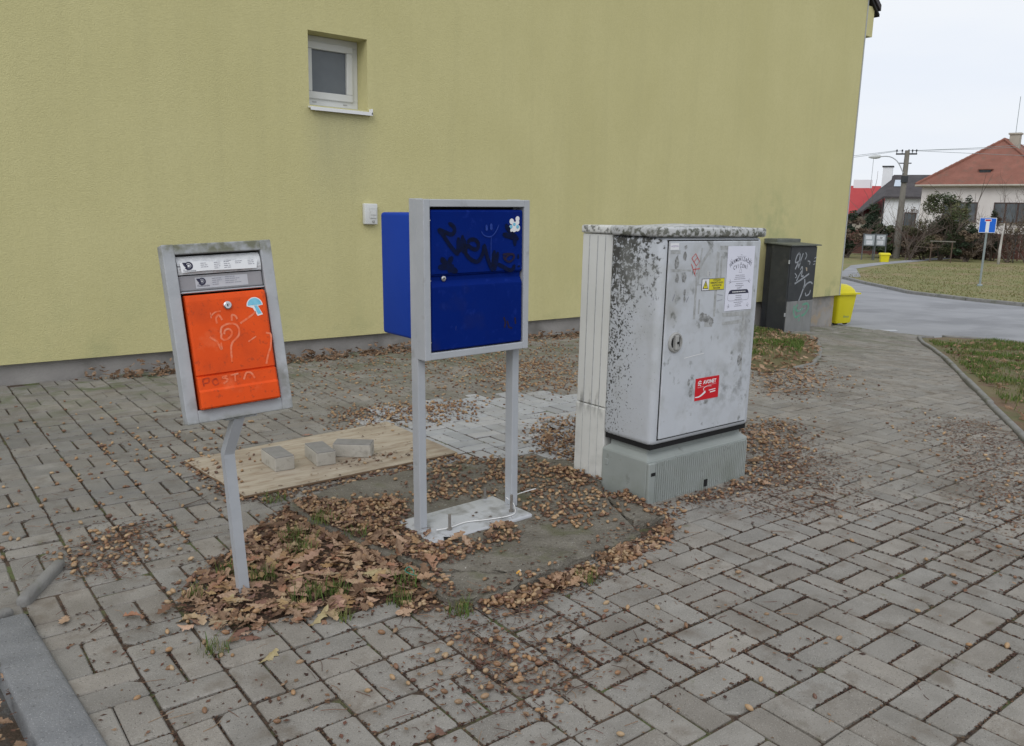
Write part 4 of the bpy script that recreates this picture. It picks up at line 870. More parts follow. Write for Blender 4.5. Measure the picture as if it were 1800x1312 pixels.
for x in (-.58, -.28, .08, .28, .50): MB().lathe([(.02, 6.3), (.02, 6.42), (.045, 6.44), (.05, 6.5), (.03, 6.56)], 8, Matrix.Translation((x, 0, 0))).build('insulator', m_dk, t)
MB().cbox(-.45, .3, -.04, .04, 5.72, 5.78, .01).build('lamp_bracket', m_dk, t)
MB().tube(smoothpts([(-.1, -.18, 5.15), (-.42, -.1, 5.75), (-.75, 0, 6.06), (-1.1, 0, 6.16), (-1.5, 0, 6.14)], 6), .03, 8).build('lamp_arm', m_galv2, t, smooth=True)
MB().lathe([(.01, -.02), (.10, .08), (.13, .3), (.09, .55), (.03, .72)], 12, Matrix.Translation((-1.42, 0, 6.16)) @ Matrix.Rotation(RAD(-94), 4, 'Y')).build('lamp_head', m_lamp, t, smooth=True)
MB().cbox(-.2, .2, -.24, -.15, 4.6, 5.0, .02).build('fuse_box', m_dk, t)
for i, (a, b1) in enumerate((((-.58, 6.5), (-36, 5.8)), ((-.28, 6.5), (-36, 5.0)), ((.28, 6.5), (14, 8.0)), ((.50, 6.5), (14, 8.3)), ((.08, 6.5), (26, 6.4)))):
    A = PO+Matrix.Rotation(PA, 3, 'Z') @ Vector((a[0], 0, a[1])); B_ = PO+Matrix.Rotation(PA, 3, 'Z') @ Vector((b1[0], 8 if b1[0] > 0 else 12, b1[1]))
    o = MB().tube([A.lerp(B_, k/10)-Vector((0, 0, 1.0*math.sin(math.pi*k/10)*(.25 if b1[0] > 0 else .9)))-A for k in range(11)], .012, 4).build('overhead_wire', m_pole); o.location = A
    tag(o, 'thin overhead wire strung from the utility pole crossarm', 'wire', 'overhead wires')
# notice boards
for i, (x, lbl) in enumerate(((1529.5, 'notice board beside the footpath, left one of the pair'), (1548.5, 'notice board beside the footpath, right one of the pair'))):
    c = far(x, 48.5); t = thing('notice_board', (c.x, c.y, -1.0), lbl, 'notice board', rot=(0, 0, RAD(-64)))
    for s in (-1, 1): MB().tube([(s*.33, .03, 0), (s*.33, .03, 1.55)], .03, 8).build('post', m_boardf, t)
    MB().cbox(-.31, .31, -.03, .03, .83, 1.52, .01).build('case', m_boardf, t)
    MB().cbox(-.275, .275, -.036, -.0305, .87, 1.48, .004).build('pane', mat('board_glass', (.34, .37, .40), (.28, .31, .34), 3, 3, .25), t)
    for k, (a, b1, a2, b2) in enumerate(((-.2, 1.22, .12, 1.42), (-.16, .92, .18, 1.15), (-.02, 1.2, .22, 1.38))[:2+i % 2]): MB().box(a, a2, -.039, -.0365, b1, b2).build('notice', m_board, t)
# fence
t = thing('board_fence', (*far(1640, 54), -1.0), 'dark red-brown board fence behind the shrubs', 'fence', rot=(0, 0, RAD(-66)))
for k in range(11):
    x = -7+k*1.7; b = MB(); b.box(x, x+1.6, -.02, .0, .12, 1.62)
    for q_ in range(11): b.box(x+q_*.148, x+q_*.148+.13, -.045, -.021, .1, 1.66+rnd.uniform(-.02, .02))
    b.build('fence_panel', m_fence, t); MB().box(x-.09, x-.01, -.06, .04, 0, 1.72).build('fence_post', m_fence, t)
# houses
def house_win(t, x0, x1, z0, z1, y, n=3, fm=m_hframe):
    w_ = MB(); fwid = .07
    w_.box(x0, x1, y-.05, y+.02, z0, z0+fwid); w_.box(x0, x1, y-.05, y+.02, z1-fwid, z1); w_.box(x0, x0+fwid, y-.05, y+.02, z0+fwid, z1-fwid); w_.box(x1-fwid, x1, y-.05, y+.02, z0+fwid, z1-fwid)
    for k in range(1, n): xm = x0+(x1-x0)*k/n; w_.box(xm-.05, xm+.05, y-.048, y+.02, z0+fwid, z1-fwid)
    o = w_.build('window', fm, t)
    for k in range(n): MB().box(x0+(x1-x0)*k/n+.06, x0+(x1-x0)*(k+1)/n-.06, y-.02, y-.01, z0+fwid, z1-fwid).build('pane', m_hwin, o)
    MB().box(x0-.06, x1+.06, y-.12, y-.0505, z0-.05, z0).build('sill', m_chim, o)
aA = RAD(-81); cA = far(1612, 61)
t = thing('white_house', (cA.x, cA.y, -1.0), 'pale rendered house with a red-brown hipped tile roof', 'house', rot=(0, 0, aA))
WA, DA, EA = 8.0, 12.5, 4.78
MB().box(0, WA, 0, DA, 0, EA).build('wall', m_hwall, t)
hr = 3.3; ov = .38; ap = WA/2
v = [(-ov, -ov, EA), (WA+ov, -ov, EA), (WA+ov, DA+ov, EA), (-ov, DA+ov, EA), (ap, ap, EA+hr), (ap, DA-ap, EA+hr)]
mb = MB(); mb.add([(x, y, z+.12) for x, y, z in v]+[(x, y, z) for x, y, z in v[:4]], [(0, 1, 4), (1, 2, 5, 4), (2, 3, 5), (3, 0, 4, 5), (6, 9, 8, 7), (0, 6, 7, 1), (1, 7, 8, 2), (2, 8, 9, 3), (3, 9, 6, 0)])
rf = mb.build('roof', m_rtile, t)
for a, b1 in ((0, 4), (1, 4), (4, 5), (2, 5), (3, 5)):
    A = Vector(v[a])+Vector((0, 0, .14)); B_ = Vector(v[b1])+Vector((0, 0, .14)); n_ = max(3, int((B_-A).length/.4))
    b = MB()
    for k in range(n_): b.tube([A.lerp(B_, k/n_), A.lerp(B_, (k+1.05)/n_)], [.10, .13], 6)
    b.build('ridge_tiles', m_rtile, rf)
MB().box(ap+.1, ap+.75, ap+.9, ap+1.5, EA+hr-.9, EA+hr+.55).build('chimney', m_chim, rf); MB().box(ap+.02, ap+.83, ap+.82, ap+1.58, EA+hr+.551, EA+hr+.66).build('chimney_cap', m_chim, rf)
MB().box(ap+1.6, ap+2.4, ap+1.4, ap+2.1, EA+hr-2, EA+hr+.6).build('chimney', m_hwall, rf)
MB().tube([(ap+.4, ap+1.2, EA+hr+.6), (ap+.4, ap+1.2, EA+hr+3.2)], .02, 5).build('antenna', m_pole, rf)
b = MB().box(3.4, 4.1, .75, 1.3, EA+.9, EA+1.17); b.build('roof_vent', m_dk, rf); MB().box(3.3, 4.2, .70, 1.5, EA+1.171, EA+1.22).build('roof_vent_cap', m_rtile, rf)
b = MB(); b.tube([(-ov, -ov-.06, EA+.05), (WA+ov, -ov-.06, EA+.05)], .075, 8); b.tube([(WA+ov+.06, -ov, EA+.05), (WA+ov+.06, DA, EA+.05)], .075, 8); b.build('gutter', m_chim, t)
MB().tube([(WA-.1, -.42, EA), (WA-.1, -.06, EA-.45), (WA-.1, -.06, .2)], .05, 8).build('downpipe', mat('copper_brown', (.30, .13, .11), rough=.6), t)
house_win(t, 1.55, 3.75, 2.3, 3.7, 0); house_win(t, 4.75, 6.95, 2.3, 3.7, 0); house_win(t, 1.6, 3.0, .2, 1.2, 0, 2)
w_ = MB(); w_.box(WA-.01, WA+.05, 1.2, 3.6, 2.3, 3.7); w_.build('side_window', m_hframe, t); MB().box(WA+.051, WA+.06, 1.3, 2.3, 2.4, 3.6).build('pane', m_hwin, t); MB().box(WA+.051, WA+.06, 2.45, 3.5, 2.4, 3.6).build('pane', m_hwin, t)
b = MB(); b.cbox(0.02, .5, -.03, -.001, 0, .6, .005); b.build('base_course', m_chim, t)
cB = far(1549, 69); t = thing('dark_roofed_house', (cB.x, cB.y, -1.0), 'white house with dark roof and skylights behind the utility pole', 'house', rot=(0, 0, RAD(-66)))
MB().box(0, 6.2, 0, 8, 0, 4.3).build('wall', m_hwall2, t); MB().box(-2.4, -.001, 1.2, 8, 0, 2.6).build('side_wall', m_chim, t)
mb = MB(); vv = [(-.1, -.4, 4.25), (6.4, -.4, 4.25), (6.0, 3.6, 6.15), (.3, 3.6, 6.15), (-2.75, .9, 2.35), (-2.75, 8, 2.35), (.3, 8, 6.15), (6.2, 8, 4.3)]
mb.add(vv, [(0, 1, 2, 3), (4, 0, 3), (4, 3, 6, 5), (3, 2, 7, 6)]); mb.add([(x, y, z-.15) for x, y, z in vv[:5]], [(0, 4, 3), (0, 3, 2, 1)]); mb.add([vv[0], vv[1], (vv[1][0], vv[1][1], 4.08), (vv[0][0], vv[0][1], 4.08), vv[4], (vv[4][0], vv[4][1], 2.18)], [(0, 3, 2, 1), (4, 5, 3, 0)])
rf = mb.build('roof', m_rdark, t)
MB().box(-.55, .2, 2.7, 3.5, 4.6, 6.75).build('chimney', m_hwall2, rf); MB().box(-.62, .27, 2.62, 3.58, 6.751, 6.85).build('chimney_cap', m_dk, rf)
sk = lambda x0, x1, ya, yb: MB().add([(x0, ya, 4.25+(ya+.4)*.475+.06), (x1, ya, 4.25+(ya+.4)*.475+.06), (x1, yb, 4.25+(yb+.4)*.475+.06), (x0, yb, 4.25+(yb+.4)*.475+.06)], [(0, 1, 2, 3)]).build('skylight', mat('skylight_glass', (.45, .52, .60), rough=.15, spec=.8), rf)
sk(.5, 1.3, 1.3, 2.5); sk(3.6, 4.5, 1.0, 2.2)
house_win(t, 1.55, 2.45, 1.4, 3.0, 0, 1); MB().tube([(-.15, -.35, 4.2), (-.05, -.08, 3.6), (-.05, -.08, .2)], .05, 6).build('downpipe', m_dk, t)
cC = far(1464, 76); t = thing('red_roofed_house', (cC.x, cC.y, -1.0), 'low house with bright red roof at the building corner', 'house', rot=(0, 0, RAD(-60)))
MB().box(0, 5.2, 0, 8, 0, 2.4).build('wall', m_chim, t)
mb = MB().add([(-.3, -.5, 2.3), (5.6, -.5, 2.3), (5.6, 4, 5.45), (-.3, 4, 5.45), (-.3, 8.5, 2.3), (5.6, 8.5, 2.3)], [(0, 1, 2, 3), (3, 2, 5, 4), (0, 3, 4), (1, 5, 2)]); rf = mb.build('roof', m_rred, t)
MB().box(1.4, 3.0, 3.7, 4.6, 5.0, 6.0).build('chimney', m_hwall2, rf); MB().tube([(2.9, 4.2, 5.2), (2.9, 4.2, 8.2)], .02, 5).build('antenna', m_pole, rf)
house_win(t, 1.0, 2.2, .9, 2.0, 0, 2)
# globe lamp and garden posts
c = far(1787, 50); t = thing('globe_lamp', (c.x, c.y, -1.0), 'pale globe lamp on a thin post at the garden edge', 'garden lamp')
MB().tube([(0, 0, 0), (0, 0, 1.75)], .03, 8).build('post', m_boardf, t); MB().lathe([(.03, 1.75), (.12, 1.79), (.16, 1.9), (.12, 2.02), (.03, 2.06)], 14).build('globe', m_globe, t, smooth=True)
c = far(1762, 47); t = thing('birch_trunk', (c.x, c.y, -1.0), 'pale slim birch trunk standing before the dark shrubs', 'tree')
MB().tube([(0, 0, -.1), (.03, .03, .8), (.06, .02, 1.5), (.10, .0, 2.3)], [.085, .075, .055, .03], 8).build('trunk', mat('birch_bark', (.55, .53, .50), (.30, .28, .26), 3, 5, .8, stretch=(1, 1, .5)), t, smooth=True)
c = far(1659, 47.5); t = thing('low_barrier', (c.x, c.y, -1.0), 'low wooden rail barrier in front of the big evergreen shrub', 'barrier', rot=(0, 0, RAD(-66)))
MB().cbox(-.65, .65, -.03, .03, 1.18, 1.24, .01).build('rail', m_cpole, t)
for s in (-.55, .5): MB().cbox(s-.03, s+.03, -.031, .031, 0, 1.18, .006).build('post', m_twig, t)

# ---- trees and shrubs
def branches(b, p, d, ln, rad, depth, r, spread=.6, up=.15, n=3, seg=3):
    pts = [p]; q_ = p.copy(); dd = d.normalized()
    for i in range(seg):
        dd = (dd+Vector((r.gauss(0, .16), r.gauss(0, .16), r.gauss(0, .1)+up*.3))).normalized(); q_ = q_+dd*ln/seg; pts.append(q_.copy())
    b.tube(pts, [rad*(1-.55*i/seg) for i in range(seg+1)], 5 if depth > 1 else 3, cap=False)
    if depth <= 0: return
    for k in range(n):
        i = r.randint(1, seg); nd = (dd+Vector((r.gauss(0, spread), r.gauss(0, spread), r.gauss(0, spread*.6)+up))).normalized()
        branches(b, pts[i].copy(), nd, ln*r.uniform(.55, .8), rad*.5, depth-1, r, spread, up, n, seg)
def crown(b, clumps, per, size, tints, r, needle=False):
    for (c, rx, rz) in clumps:
        base = r.choice(tints); k0 = r.uniform(.7, 1.25)
        for _ in range(per):
            v = Vector((r.gauss(0, 1), r.gauss(0, 1), r.gauss(0, 1))).normalized()*r.random()**.45
            p = Vector(c)+Vector((v.x*rx, v.y*rx, v.z*rz)); s = size*r.uniform(.6, 1.3)
            a = Vector((r.gauss(0, 1), r.gauss(0, 1), r.gauss(0, .6))).normalized(); e = a.cross(Vector((r.gauss(0, 1), r.gauss(0, 1), r.gauss(0, 1)))).normalized()
            kk = k0*r.uniform(.7, 1.35); w_ = .28 if needle else .55
            b.add([p-a*s, p+e*s*w_, p+a*s, p-e*s*w_], [(0, 1, 2, 3)], tint=tuple(x*kk for x in base))
GREEN = [(.07, .09, .045), (.085, .105, .05), (.06, .08, .042)]; OLIVE = [(.125, .125, .062), (.10, .11, .052), (.14, .13, .07)]; DARK = [(.04, .062, .034), (.048, .068, .042)]; BROWN = [(.16, .115, .085), (.13, .095, .075), (.19, .14, .10)]
def shrub(name, pxx, D, h, wd, label, tints, n=14, per=150, size=.11, needle=False, seed=0, lift=.25, bare=0, group=None, cone=False):
    r = random.Random(seed+int(pxx)); c = far(pxx, D); t = thing(name, (c.x, c.y, g(c.x)-.02), label, 'shrub' if h < 3.2 else 'tree', group)
    b = MB()
    for k in range(5 if not cone else 1): branches(b, Vector((r.gauss(0, .08), r.gauss(0, .08), 0)), Vector((r.gauss(0, .35 if not cone else .02), r.gauss(0, .35 if not cone else .02), 1)), h*(.55 if not cone else .8), .05 if not cone else .09, 3 if bare else 2, r, n=4 if bare else 3)
    b.build('trunk', m_branch, t)
    if n:
        cl = []
        for k in range(n):
            z = lift*h+(h*(1-lift))*r.random(); f = (1-(z-lift*h)/(h*(1-lift))) if cone else math.sin(math.pi*min(1, max(.12, (z/h)*.85+.1)))**.6
            a = r.uniform(0, 6.28); rad = wd/2*f*r.random()**.5; cl.append(((rad*math.cos(a), rad*math.sin(a), z), wd*.19*r.uniform(.7, 1.2), h*.10*r.uniform(.7, 1.3)))
        b = MB(); crown(b, cl, per, size, tints, r, needle); b.build('crown', m_fol, t, tint=True)
    return t
shrub('conifer', 1533, 57, 3.2, 2.3, 'dark green conifer between the red and dark roofs', DARK, 22, 170, .12, True, 1, .2, cone=True)
shrub('evergreen_shrub', 1656, 50, 3.9, 2.9, 'large olive evergreen shrub in front of the pale house', OLIVE+GREEN, 34, 190, .10, True, 2, .18)
shrub('loose_pine', 1694, 52, 4.2, 1.3, 'thin loose young pine rising beside the large evergreen', GREEN+OLIVE, 13, 70, .11, True, 3, .3, cone=True)
shrub('dark_hedge_shrub', 1492, 51, 2.6, 2.2, 'brownish hedge shrub at the yellow building corner', BROWN+DARK, 16, 160, .10, False, 4, .1, bare=1)
shrub('hedge_shrub', 1553, 52, 1.9, 2.3, 'low dark shrub behind the notice boards', DARK+GREEN, 18, 160, .10, False, 5, .05)
shrub('bare_shrub', 1603, 49.5, 3.0, 2.0, 'leafless reddish shrub just right of the utility pole', BROWN, 5, 60, .06, False, 6, .1, bare=1)
shrub('bare_bush', 1628, 50, 2.0, 2.2, 'low twiggy bush left of the rail barrier', BROWN+OLIVE, 16, 120, .08, False, 7, .05, bare=1)
shrub('round_bush', 1702, 49, 1.9, 1.7, 'round dark bush left of the road sign', DARK+BROWN, 16, 140, .08, False, 8, .12, bare=1)
shrub('thuja', 1747, 51, 2.9, 1.0, 'dense dark thuja right behind the road sign', BROWN+DARK, 14, 120, .08, False, 9, .03, cone=False)
shrub('tangled_shrub', 1777, 49.5, 3.0, 2.2, 'tangled brown shrub with bare twigs near the globe lamp', BROWN, 12, 60, .06, False, 10, .05, bare=1)
shrub('twiggy_tree', 1808, 49, 4.0, 2.6, 'twiggy bare tree at the right edge of the picture', BROWN, 6, 50, .06, False, 11, .2, bare=1)
shrub('ivy_shrub', 1722, 53, 1.9, 2.6, 'reddish brown bush filling the gap behind the round bush', BROWN, 18, 130, .09, False, 12, .05, bare=1)
shrub('mid_bush', 1590, 53.5, 1.9, 2.0, 'tall brown bush behind the utility pole foot', BROWN+OLIVE, 18, 130, .09, False, 13, .05, bare=1)
shrub('back_bush', 1668, 53, 2.2, 3.0, 'wide dark bush behind the rail barrier', DARK+BROWN, 20, 150, .09, False, 14, .03, bare=1)

# ================================================================== LITTER, LEAVES, ACORNS, GRASS
SOLID = [[(2.73, 2.36), (3.5, 2.36), (3.5, 2.68), (2.73, 2.68)], [(2.75, 2.67), (3.27, 2.67), (3.27, 2.89), (2.75, 2.89)]]
BASEP = [(1.655, 2.49), (2.165, 2.49), (2.165, 2.78), (1.655, 2.78)]
def mound(x, y):
    d = ((x-1.12)/.28)**2+((y-2.54)/.24)**2; return .022*math.exp(-d)
def surf(x, y):
    z = g(x)
    if inside((x, y), BASEP): return .046
    if inside((x, y), SLAB_A): return .036
    if inside((x, y), SLAB_C) or inside((x, y), SLAB_B): return .028
    if inside((x, y), PLY): return .0155
    if inside((x, y), PIT): return z+mound(x, y)
    if inside((x, y), BED): return z+.0
    return z
def sample(poly, n, r, soft=0.):
    xs = [p[0] for p in poly]; ys = [p[1] for p in poly]; o = []; k = 0
    while len(o) < n and k < n*60:
        k += 1; p = (r.uniform(min(xs), max(xs)), r.uniform(min(ys), max(ys)))
        if not inside(p, poly): continue
        if soft:
            if noise.noise((p[0]*5.5, p[1]*5.5, 9.)) + .6*noise.noise((p[0]*15, p[1]*15, 4.)) < r.uniform(-.55, .25): continue
            p = (p[0]+r.gauss(0, soft)*r.random()*1.6, p[1]+r.gauss(0, soft)*r.random()*1.6)
        if not any(inside(p, s) for s in SOLID) and p[1] < 6.70: o.append(p)
    return o
C = dict(
 leafpile=[(.73, 2.6), (.86, 2.85), (1.12, 2.97), (1.44, 3.03), (1.55, 2.66), (1.47, 2.29), (1.21, 2.23), (.96, 2.28), (.78, 2.4)],
 base=[(1.30, 3.2), (1.5, 3.16), (1.81, 3.02), (1.71, 2.80), (1.66, 2.78), (1.66, 2.49), (2.02, 2.49), (1.95, 2.37), (1.64, 2.33), (1.52, 2.37), (1.5, 2.8)],
 slab=[(2.16, 3.37), (2.73, 3.34), (2.68, 2.79), (2.68, 2.5), (2.5, 2.3), (2.2, 2.3), (2.17, 2.61), (2.15, 2.8), (1.86, 2.9)],
 front=[(1.50, 2.07), (1.62, 2.04), (1.88, 2.04), (2.26, 2.10), (2.47, 2.12), (2.67, 2.16), (2.51, 2.03), (2.05, 1.97), (1.63, 1.96)],
 heap=[(2.84, 3.30), (3.3, 3.78), (3.62, 3.75), (3.05, 3.0), (2.9, 3.0)], mid=[(2.08, 4.35), (2.45, 4.79), (2.9, 4.68), (3.31, 4.52), (3.0, 4.2), (2.56, 4.15), (2.52, 4.33)],
 wall=[(2.88, 6.44), (3.91, 6.49), (5.91, 6.25), (4.13, 4.31), (3.72, 4.58), (3.03, 5.03), (2.41, 5.21)], wall2=[(4.07, 5.39), (4.84, 5.63), (4.98, 5.21), (4.13, 4.31), (3.72, 4.58)],
 right=[(4.5, 3.08), (4.74, 2.92), (4.21, 2.46), (3.59, 2.15), (3.33, 2.23), (3.5, 2.4), (3.55, 2.8)], needle=[(3.33, 2.23), (4.15, 2.5), (4.24, 2.31), (3.67, 1.89), (3.27, 1.8), (3.12, 1.99), (2.9, 2.3)],
 bed=[(5.14, 3.49), (6.27, 4.21), (6.62, 4.06), (7.36, 4.2), (5.79, 3.34)], bot=[(1.37, 2.0), (1.86, 1.94), (1.59, 1.63), (1.29, 1.43), (1.24, 1.7)],
 left=[(.41, 3.94), (1.11, 5.01), (1.96, 4.75), (1.18, 3.38), (.84, 3.04), (.32, 3.3)], left2=[(.54, 3.38), (.85, 3.46), (.87, 3.15), (.63, 3.0), (.47, 3.12)],
 edge=[(5.9, 2.35), (5.75, 1.98), (4.4, 1.16), (3.5, .66), (3.55, 1.1), (4.5, 1.75), (5.4, 2.3)], pedf=[(2.66, 2.36), (2.74, 2.34), (3.5, 2.34), (3.5, 2.24), (2.9, 2.24), (2.6, 2.14)], pedl=[(2.56, 2.87), (2.74, 2.95), (2.76, 2.36), (2.66, 2.3), (2.62, 2.6)],
 plye=[(1.25, 3.49), (2.50, 3.50), (2.50, 3.43), (1.35, 3.37)], plyl=[(1.20, 4.2), (1.26, 4.2), (1.31, 3.46), (1.22, 3.45)], plyt=[(1.8, 3.6), (2.3, 3.58), (2.2, 3.72), (1.9, 3.75)],
 wallfoot=[(1.2, 6.69), (2.2, 6.69), (2.2, 6.45), (1.4, 6.55)], wallfoot2=[(2.6, 6.69), (4.6, 6.69), (4.4, 6.4), (2.7, 6.45)], wallfoot3=[(5.0, 6.69), (6.9, 6.69), (6.6, 6.35), (5.2, 6.4)], bedin=BED,
 pitgap=[(1.0, 2.9), (1.15, 3.1), (1.42, 3.32), (1.55, 3.2), (1.56, 2.3), (1.5, 2.06), (1.3, 2.12), (1.38, 2.4), (1.42, 2.8), (1.2, 2.9)], kerbroad=[(-.1, 2.0), (.23, 2.0), (.23, 2.6), (-.1, 2.7)], pave=[(.4, 1.5), (2.2, .6), (5.6, 1.9), (7, 4.0), (4.0, 4.3), (2.4, 5.2), (.5, 6.0)], near=[(.4, 1.9), (1.2, 1.3), (2.3, 1.2), (2.6, 2.0), (1.5, 2.0), (.8, 2.3), (.4, 3.0)], verge=[(5.7, 1.8), (11.5, 5.1), (13.3, 4.5), (13, 1), (6, .5)])
ra = random.Random(21)
SOFT = dict(base=.04, slab=.05, front=.03, heap=.08, mid=.12, wall=.2, wall2=.2, right=.10, needle=.14, bed=.22, bot=.10, left2=.07, edge=.18, pedf=.02, leafpile=.05, pedl=.02, near=.1)
pts = []
for k, n in dict(base=560, slab=620, front=330, heap=300, mid=420, wall=850, wall2=620, right=420, bed=260, bot=75, left=60, left2=75, edge=150, pedf=90, pedl=110, plye=70, plyl=22, plyt=8, wallfoot=50, wallfoot2=130, wallfoot3=110, kerbroad=26, pave=80, near=26, pitgap=190, leafpile=230, bedin=120).items():
    for p in sample(C[k], n, ra, SOFT.get(k, 0.)): pts.append((p, k))
# acorns caught in the joint lines of the left paving
def joint_pt(x, y, r):
    q_ = Vector((x, y))-O2; a = q_.dot(U)/.2; b = -q_.dot(V)/.2
    if r.random() < .55: a = round(a)
    else: b = round(b)
    return O2+U*(.2*a)-V*(.2*b)
for p in sample(C['left'], 150, ra)+sample(C['pave'], 70, ra)+sample([(.6, 5.9), (2.4, 6.3), (2.6, 5.2), (.6, 4.2)], 60, ra): q_ = joint_pt(*p, ra); pts.append(((q_.x+ra.gauss(0, .006), q_.y+ra.gauss(0, .006)), 'joint'))
def acorn_geo(n, m):
    v = []; L_, R__ = .0108, .0066
    for i in range(m+1):
        t = i/m; x = -L_+2*L_*t; rr_ = R__*max(.0, math.sin(math.pi*min(.985, max(.03, t*.93+.035))))**.62
        for k in range(n): v.append((x, rr_*math.cos(2*math.pi*k/n), rr_*math.sin(2*math.pi*k/n)))
    f = [(i*n+k, i*n+(k+1) % n, (i+1)*n+(k+1) % n, (i+1)*n+k) for i in range(m) for k in range(n)]+[tuple(range(n))[::-1], tuple(range(m*n, m*n+n))]
    return v, f
ACOL = [(.33, .20, .105), (.27, .15, .08), (.39, .26, .145), (.19, .105, .065), (.14, .075, .052), (.42, .30, .18), (.24, .135, .075), (.30, .20, .12)]
hi = acorn_geo(10, 8); lo = acorn_geo(6, 4)
am = []
for c in ACOL:
    for s in range(2):
        b = MB(); k = ra.uniform(.85, 1.12); b.add(*hi, tint=tuple(x*k for x in c)); am.append(b.mesh('acorn', m_acorn, True, True))
def amx(p, k):
    x, y = p; s = ra.uniform(.8, 1.2); z = surf(x, y)+.0062*s
    if k in ('base', 'heap', 'right', 'front', 'leafpile', 'pedl', 'wall2') and ra.random() < .45: z += ra.uniform(.002, .012)
    return Matrix.Translation((x, y, z)) @ Matrix.Rotation(ra.uniform(0, 6.28), 4, 'Z') @ Matrix.Rotation(ra.gauss(0, .25), 4, 'Y') @ Matrix.Scale(s, 4)
pts = [(p, k) for p, k in pts if math.dist(p, (.945, 2.58)) > .04 and not (inside(p, BASEP) and ra.random() < .88)]
vis = sorted([i for i, (p, k) in enumerate(pts) if inframe((*p, 0), -5)], key=lambda i: px((*pts[i][0], 0))[2]); selA = set(vis[:300])
stuff = MB()
for i, (p, k) in enumerate(pts):
    M_ = amx(p, k)
    if i in selA:
        o = link('acorn', ra.choice(am)); o.matrix_world = M_; tag(o, 'brown acorn lying loose among the litter in the foreground', 'acorn', 'acorns in the foreground')
    else:
        c = ra.choice(ACOL); kk = ra.uniform(.8, 1.15); stuff.add([M_ @ Vector(a) for a in lo[0]], lo[1], tint=tuple(x*kk for x in c))
o = stuff.build('acorn_litter', m_acorn, smooth=True, tint=True); tag(o, 'mass of small brown acorns scattered over the paving', 'acorns', kind='stuff')
# ---- oak leaves
def leaf_geo(r):
    n = 12; L_ = r.uniform(.055, .09); v = []; lob = r.uniform(4.2, 5.2); cl = r.uniform(-6, 5); cy_ = r.uniform(-.5, .5); tw = r.uniform(-5, 5); ph = r.uniform(0, 1)
    for i in range(n+1):
        t = i/n; w_ = .255*L_*(math.sin(math.pi*(t*.93+.04))**.75)*(.55+.45*t**.4)*(1+.42*math.sin(2*math.pi*(t*lob+ph)))
        x = (t-.5)*L_; zz = -cl*x*x
        for s in (1, .5, 0, -.5, -1):
            wy = w_*s*(1+r.uniform(-.08, .08)); v.append((x+abs(s)*.006*math.sin(t*9), wy, zz+cy_*abs(wy)*(.6+abs(s)*.6)+tw*x*wy+r.gauss(0, .0012)))
    f = [(i*5+k, (i+1)*5+k, (i+1)*5+k+1, i*5+k+1) for i in range(n) for k in range(4)]
    return v, f
LCOL = [(.43, .285, .185), (.34, .215, .135), (.50, .35, .245), (.22, .135, .088), (.46, .31, .21), (.38, .25, .165)]
lm = []
for i in range(18):
    r = random.Random(900+i); b = MB(); b.add(*leaf_geo(r), tint=tuple(x*r.uniform(.85, 1.1) for x in LCOL[i % 6])); lm.append(b.mesh('oak_leaf', m_leaf, True, True))
leaves = [(p, .9) for p in sample([(.76, 2.5), (.87, 2.74), (1.05, 2.80), (1.28, 2.84), (1.40, 2.62), (1.40, 2.36), (1.2, 2.27), (.98, 2.28), (.83, 2.36)], 150, ra, .075)] + [(p, .5) for p in sample(C['leafpile'], 60, ra, .06)] + [((.60, 2.63), .2), ((1.05, 1.55), .15), ((1.98, 4.30), .6), ((.42, 2.72), .2)] + [(p, .3) for p in sample(C['base'], 12, ra)+sample(C['front'], 8, ra)]
for p, ti in leaves:
    z = surf(*p)+.006+(ra.uniform(0, .014) if ti > .8 else .002)
    o = link('oak_leaf', ra.choice(lm)); s = ra.uniform(.6, 1.1)
    o.matrix_world = Matrix.Translation((p[0], p[1], z)) @ Matrix.Rotation(ra.uniform(0, 6.28), 4, 'Z') @ Matrix.Rotation(ra.gauss(0, .2*ti), 4, 'X') @ Matrix.Rotation(ra.gauss(0, .2*ti), 4, 'Y') @ Matrix.Scale(s, 4)
    tag(o, 'dry brown oak leaf on the ground around the mailboxes', 'leaf', 'oak leaves around the mailboxes')
# leaf heaps along the wall foot and in the grass
b = MB()
lg = [leaf_geo(random.Random(70+i)) for i in range(8)]
for k, n, h in (('wallfoot', 110, .10), ('wallfoot2', 260, .07), ('wallfoot3', 220, .06), ('bedin', 800, .02), ('verge', 1100, .02), ('kerbroad', 40, .01), ('heap', 22, .02), ('right', 22, .01), ('bed', 40, .01), ('leafpile', 220, .012), ('pitgap', 90, .01), ('base', 40, .01), ('front', 40, .01)):
    for p in sample(C[k], n, ra):
        v, f = ra.choice(lg); c = ra.choice(LCOL); kk = ra.uniform(.6, 1.0)*(.75 if 'wallfoot' in k else 1)
        hh = h*max(0, 1-(6.69-p[1])/.22) if 'wallfoot' in k else h
        M_ = Matrix.Translation((p[0], p[1], surf(*p)+.008+ra.uniform(0, hh))) @ Matrix.Rotation(ra.uniform(0, 6.28), 4, 'Z') @ Matrix.Rotation(ra.gauss(0, .4), 4, 'X') @ Matrix.Rotation(ra.gauss(0, .4), 4, 'Y') @ Matrix.Scale(ra.uniform(.5, 1.0), 4)
        b.add([M_ @ Vector(a) for a in v], f, tint=tuple(x*kk for x in c))
tag(b.build('leaf_litter', m_leaf, tint=True), 'brown leaf litter heaped along the wall and verges', 'leaf litter', kind='stuff')
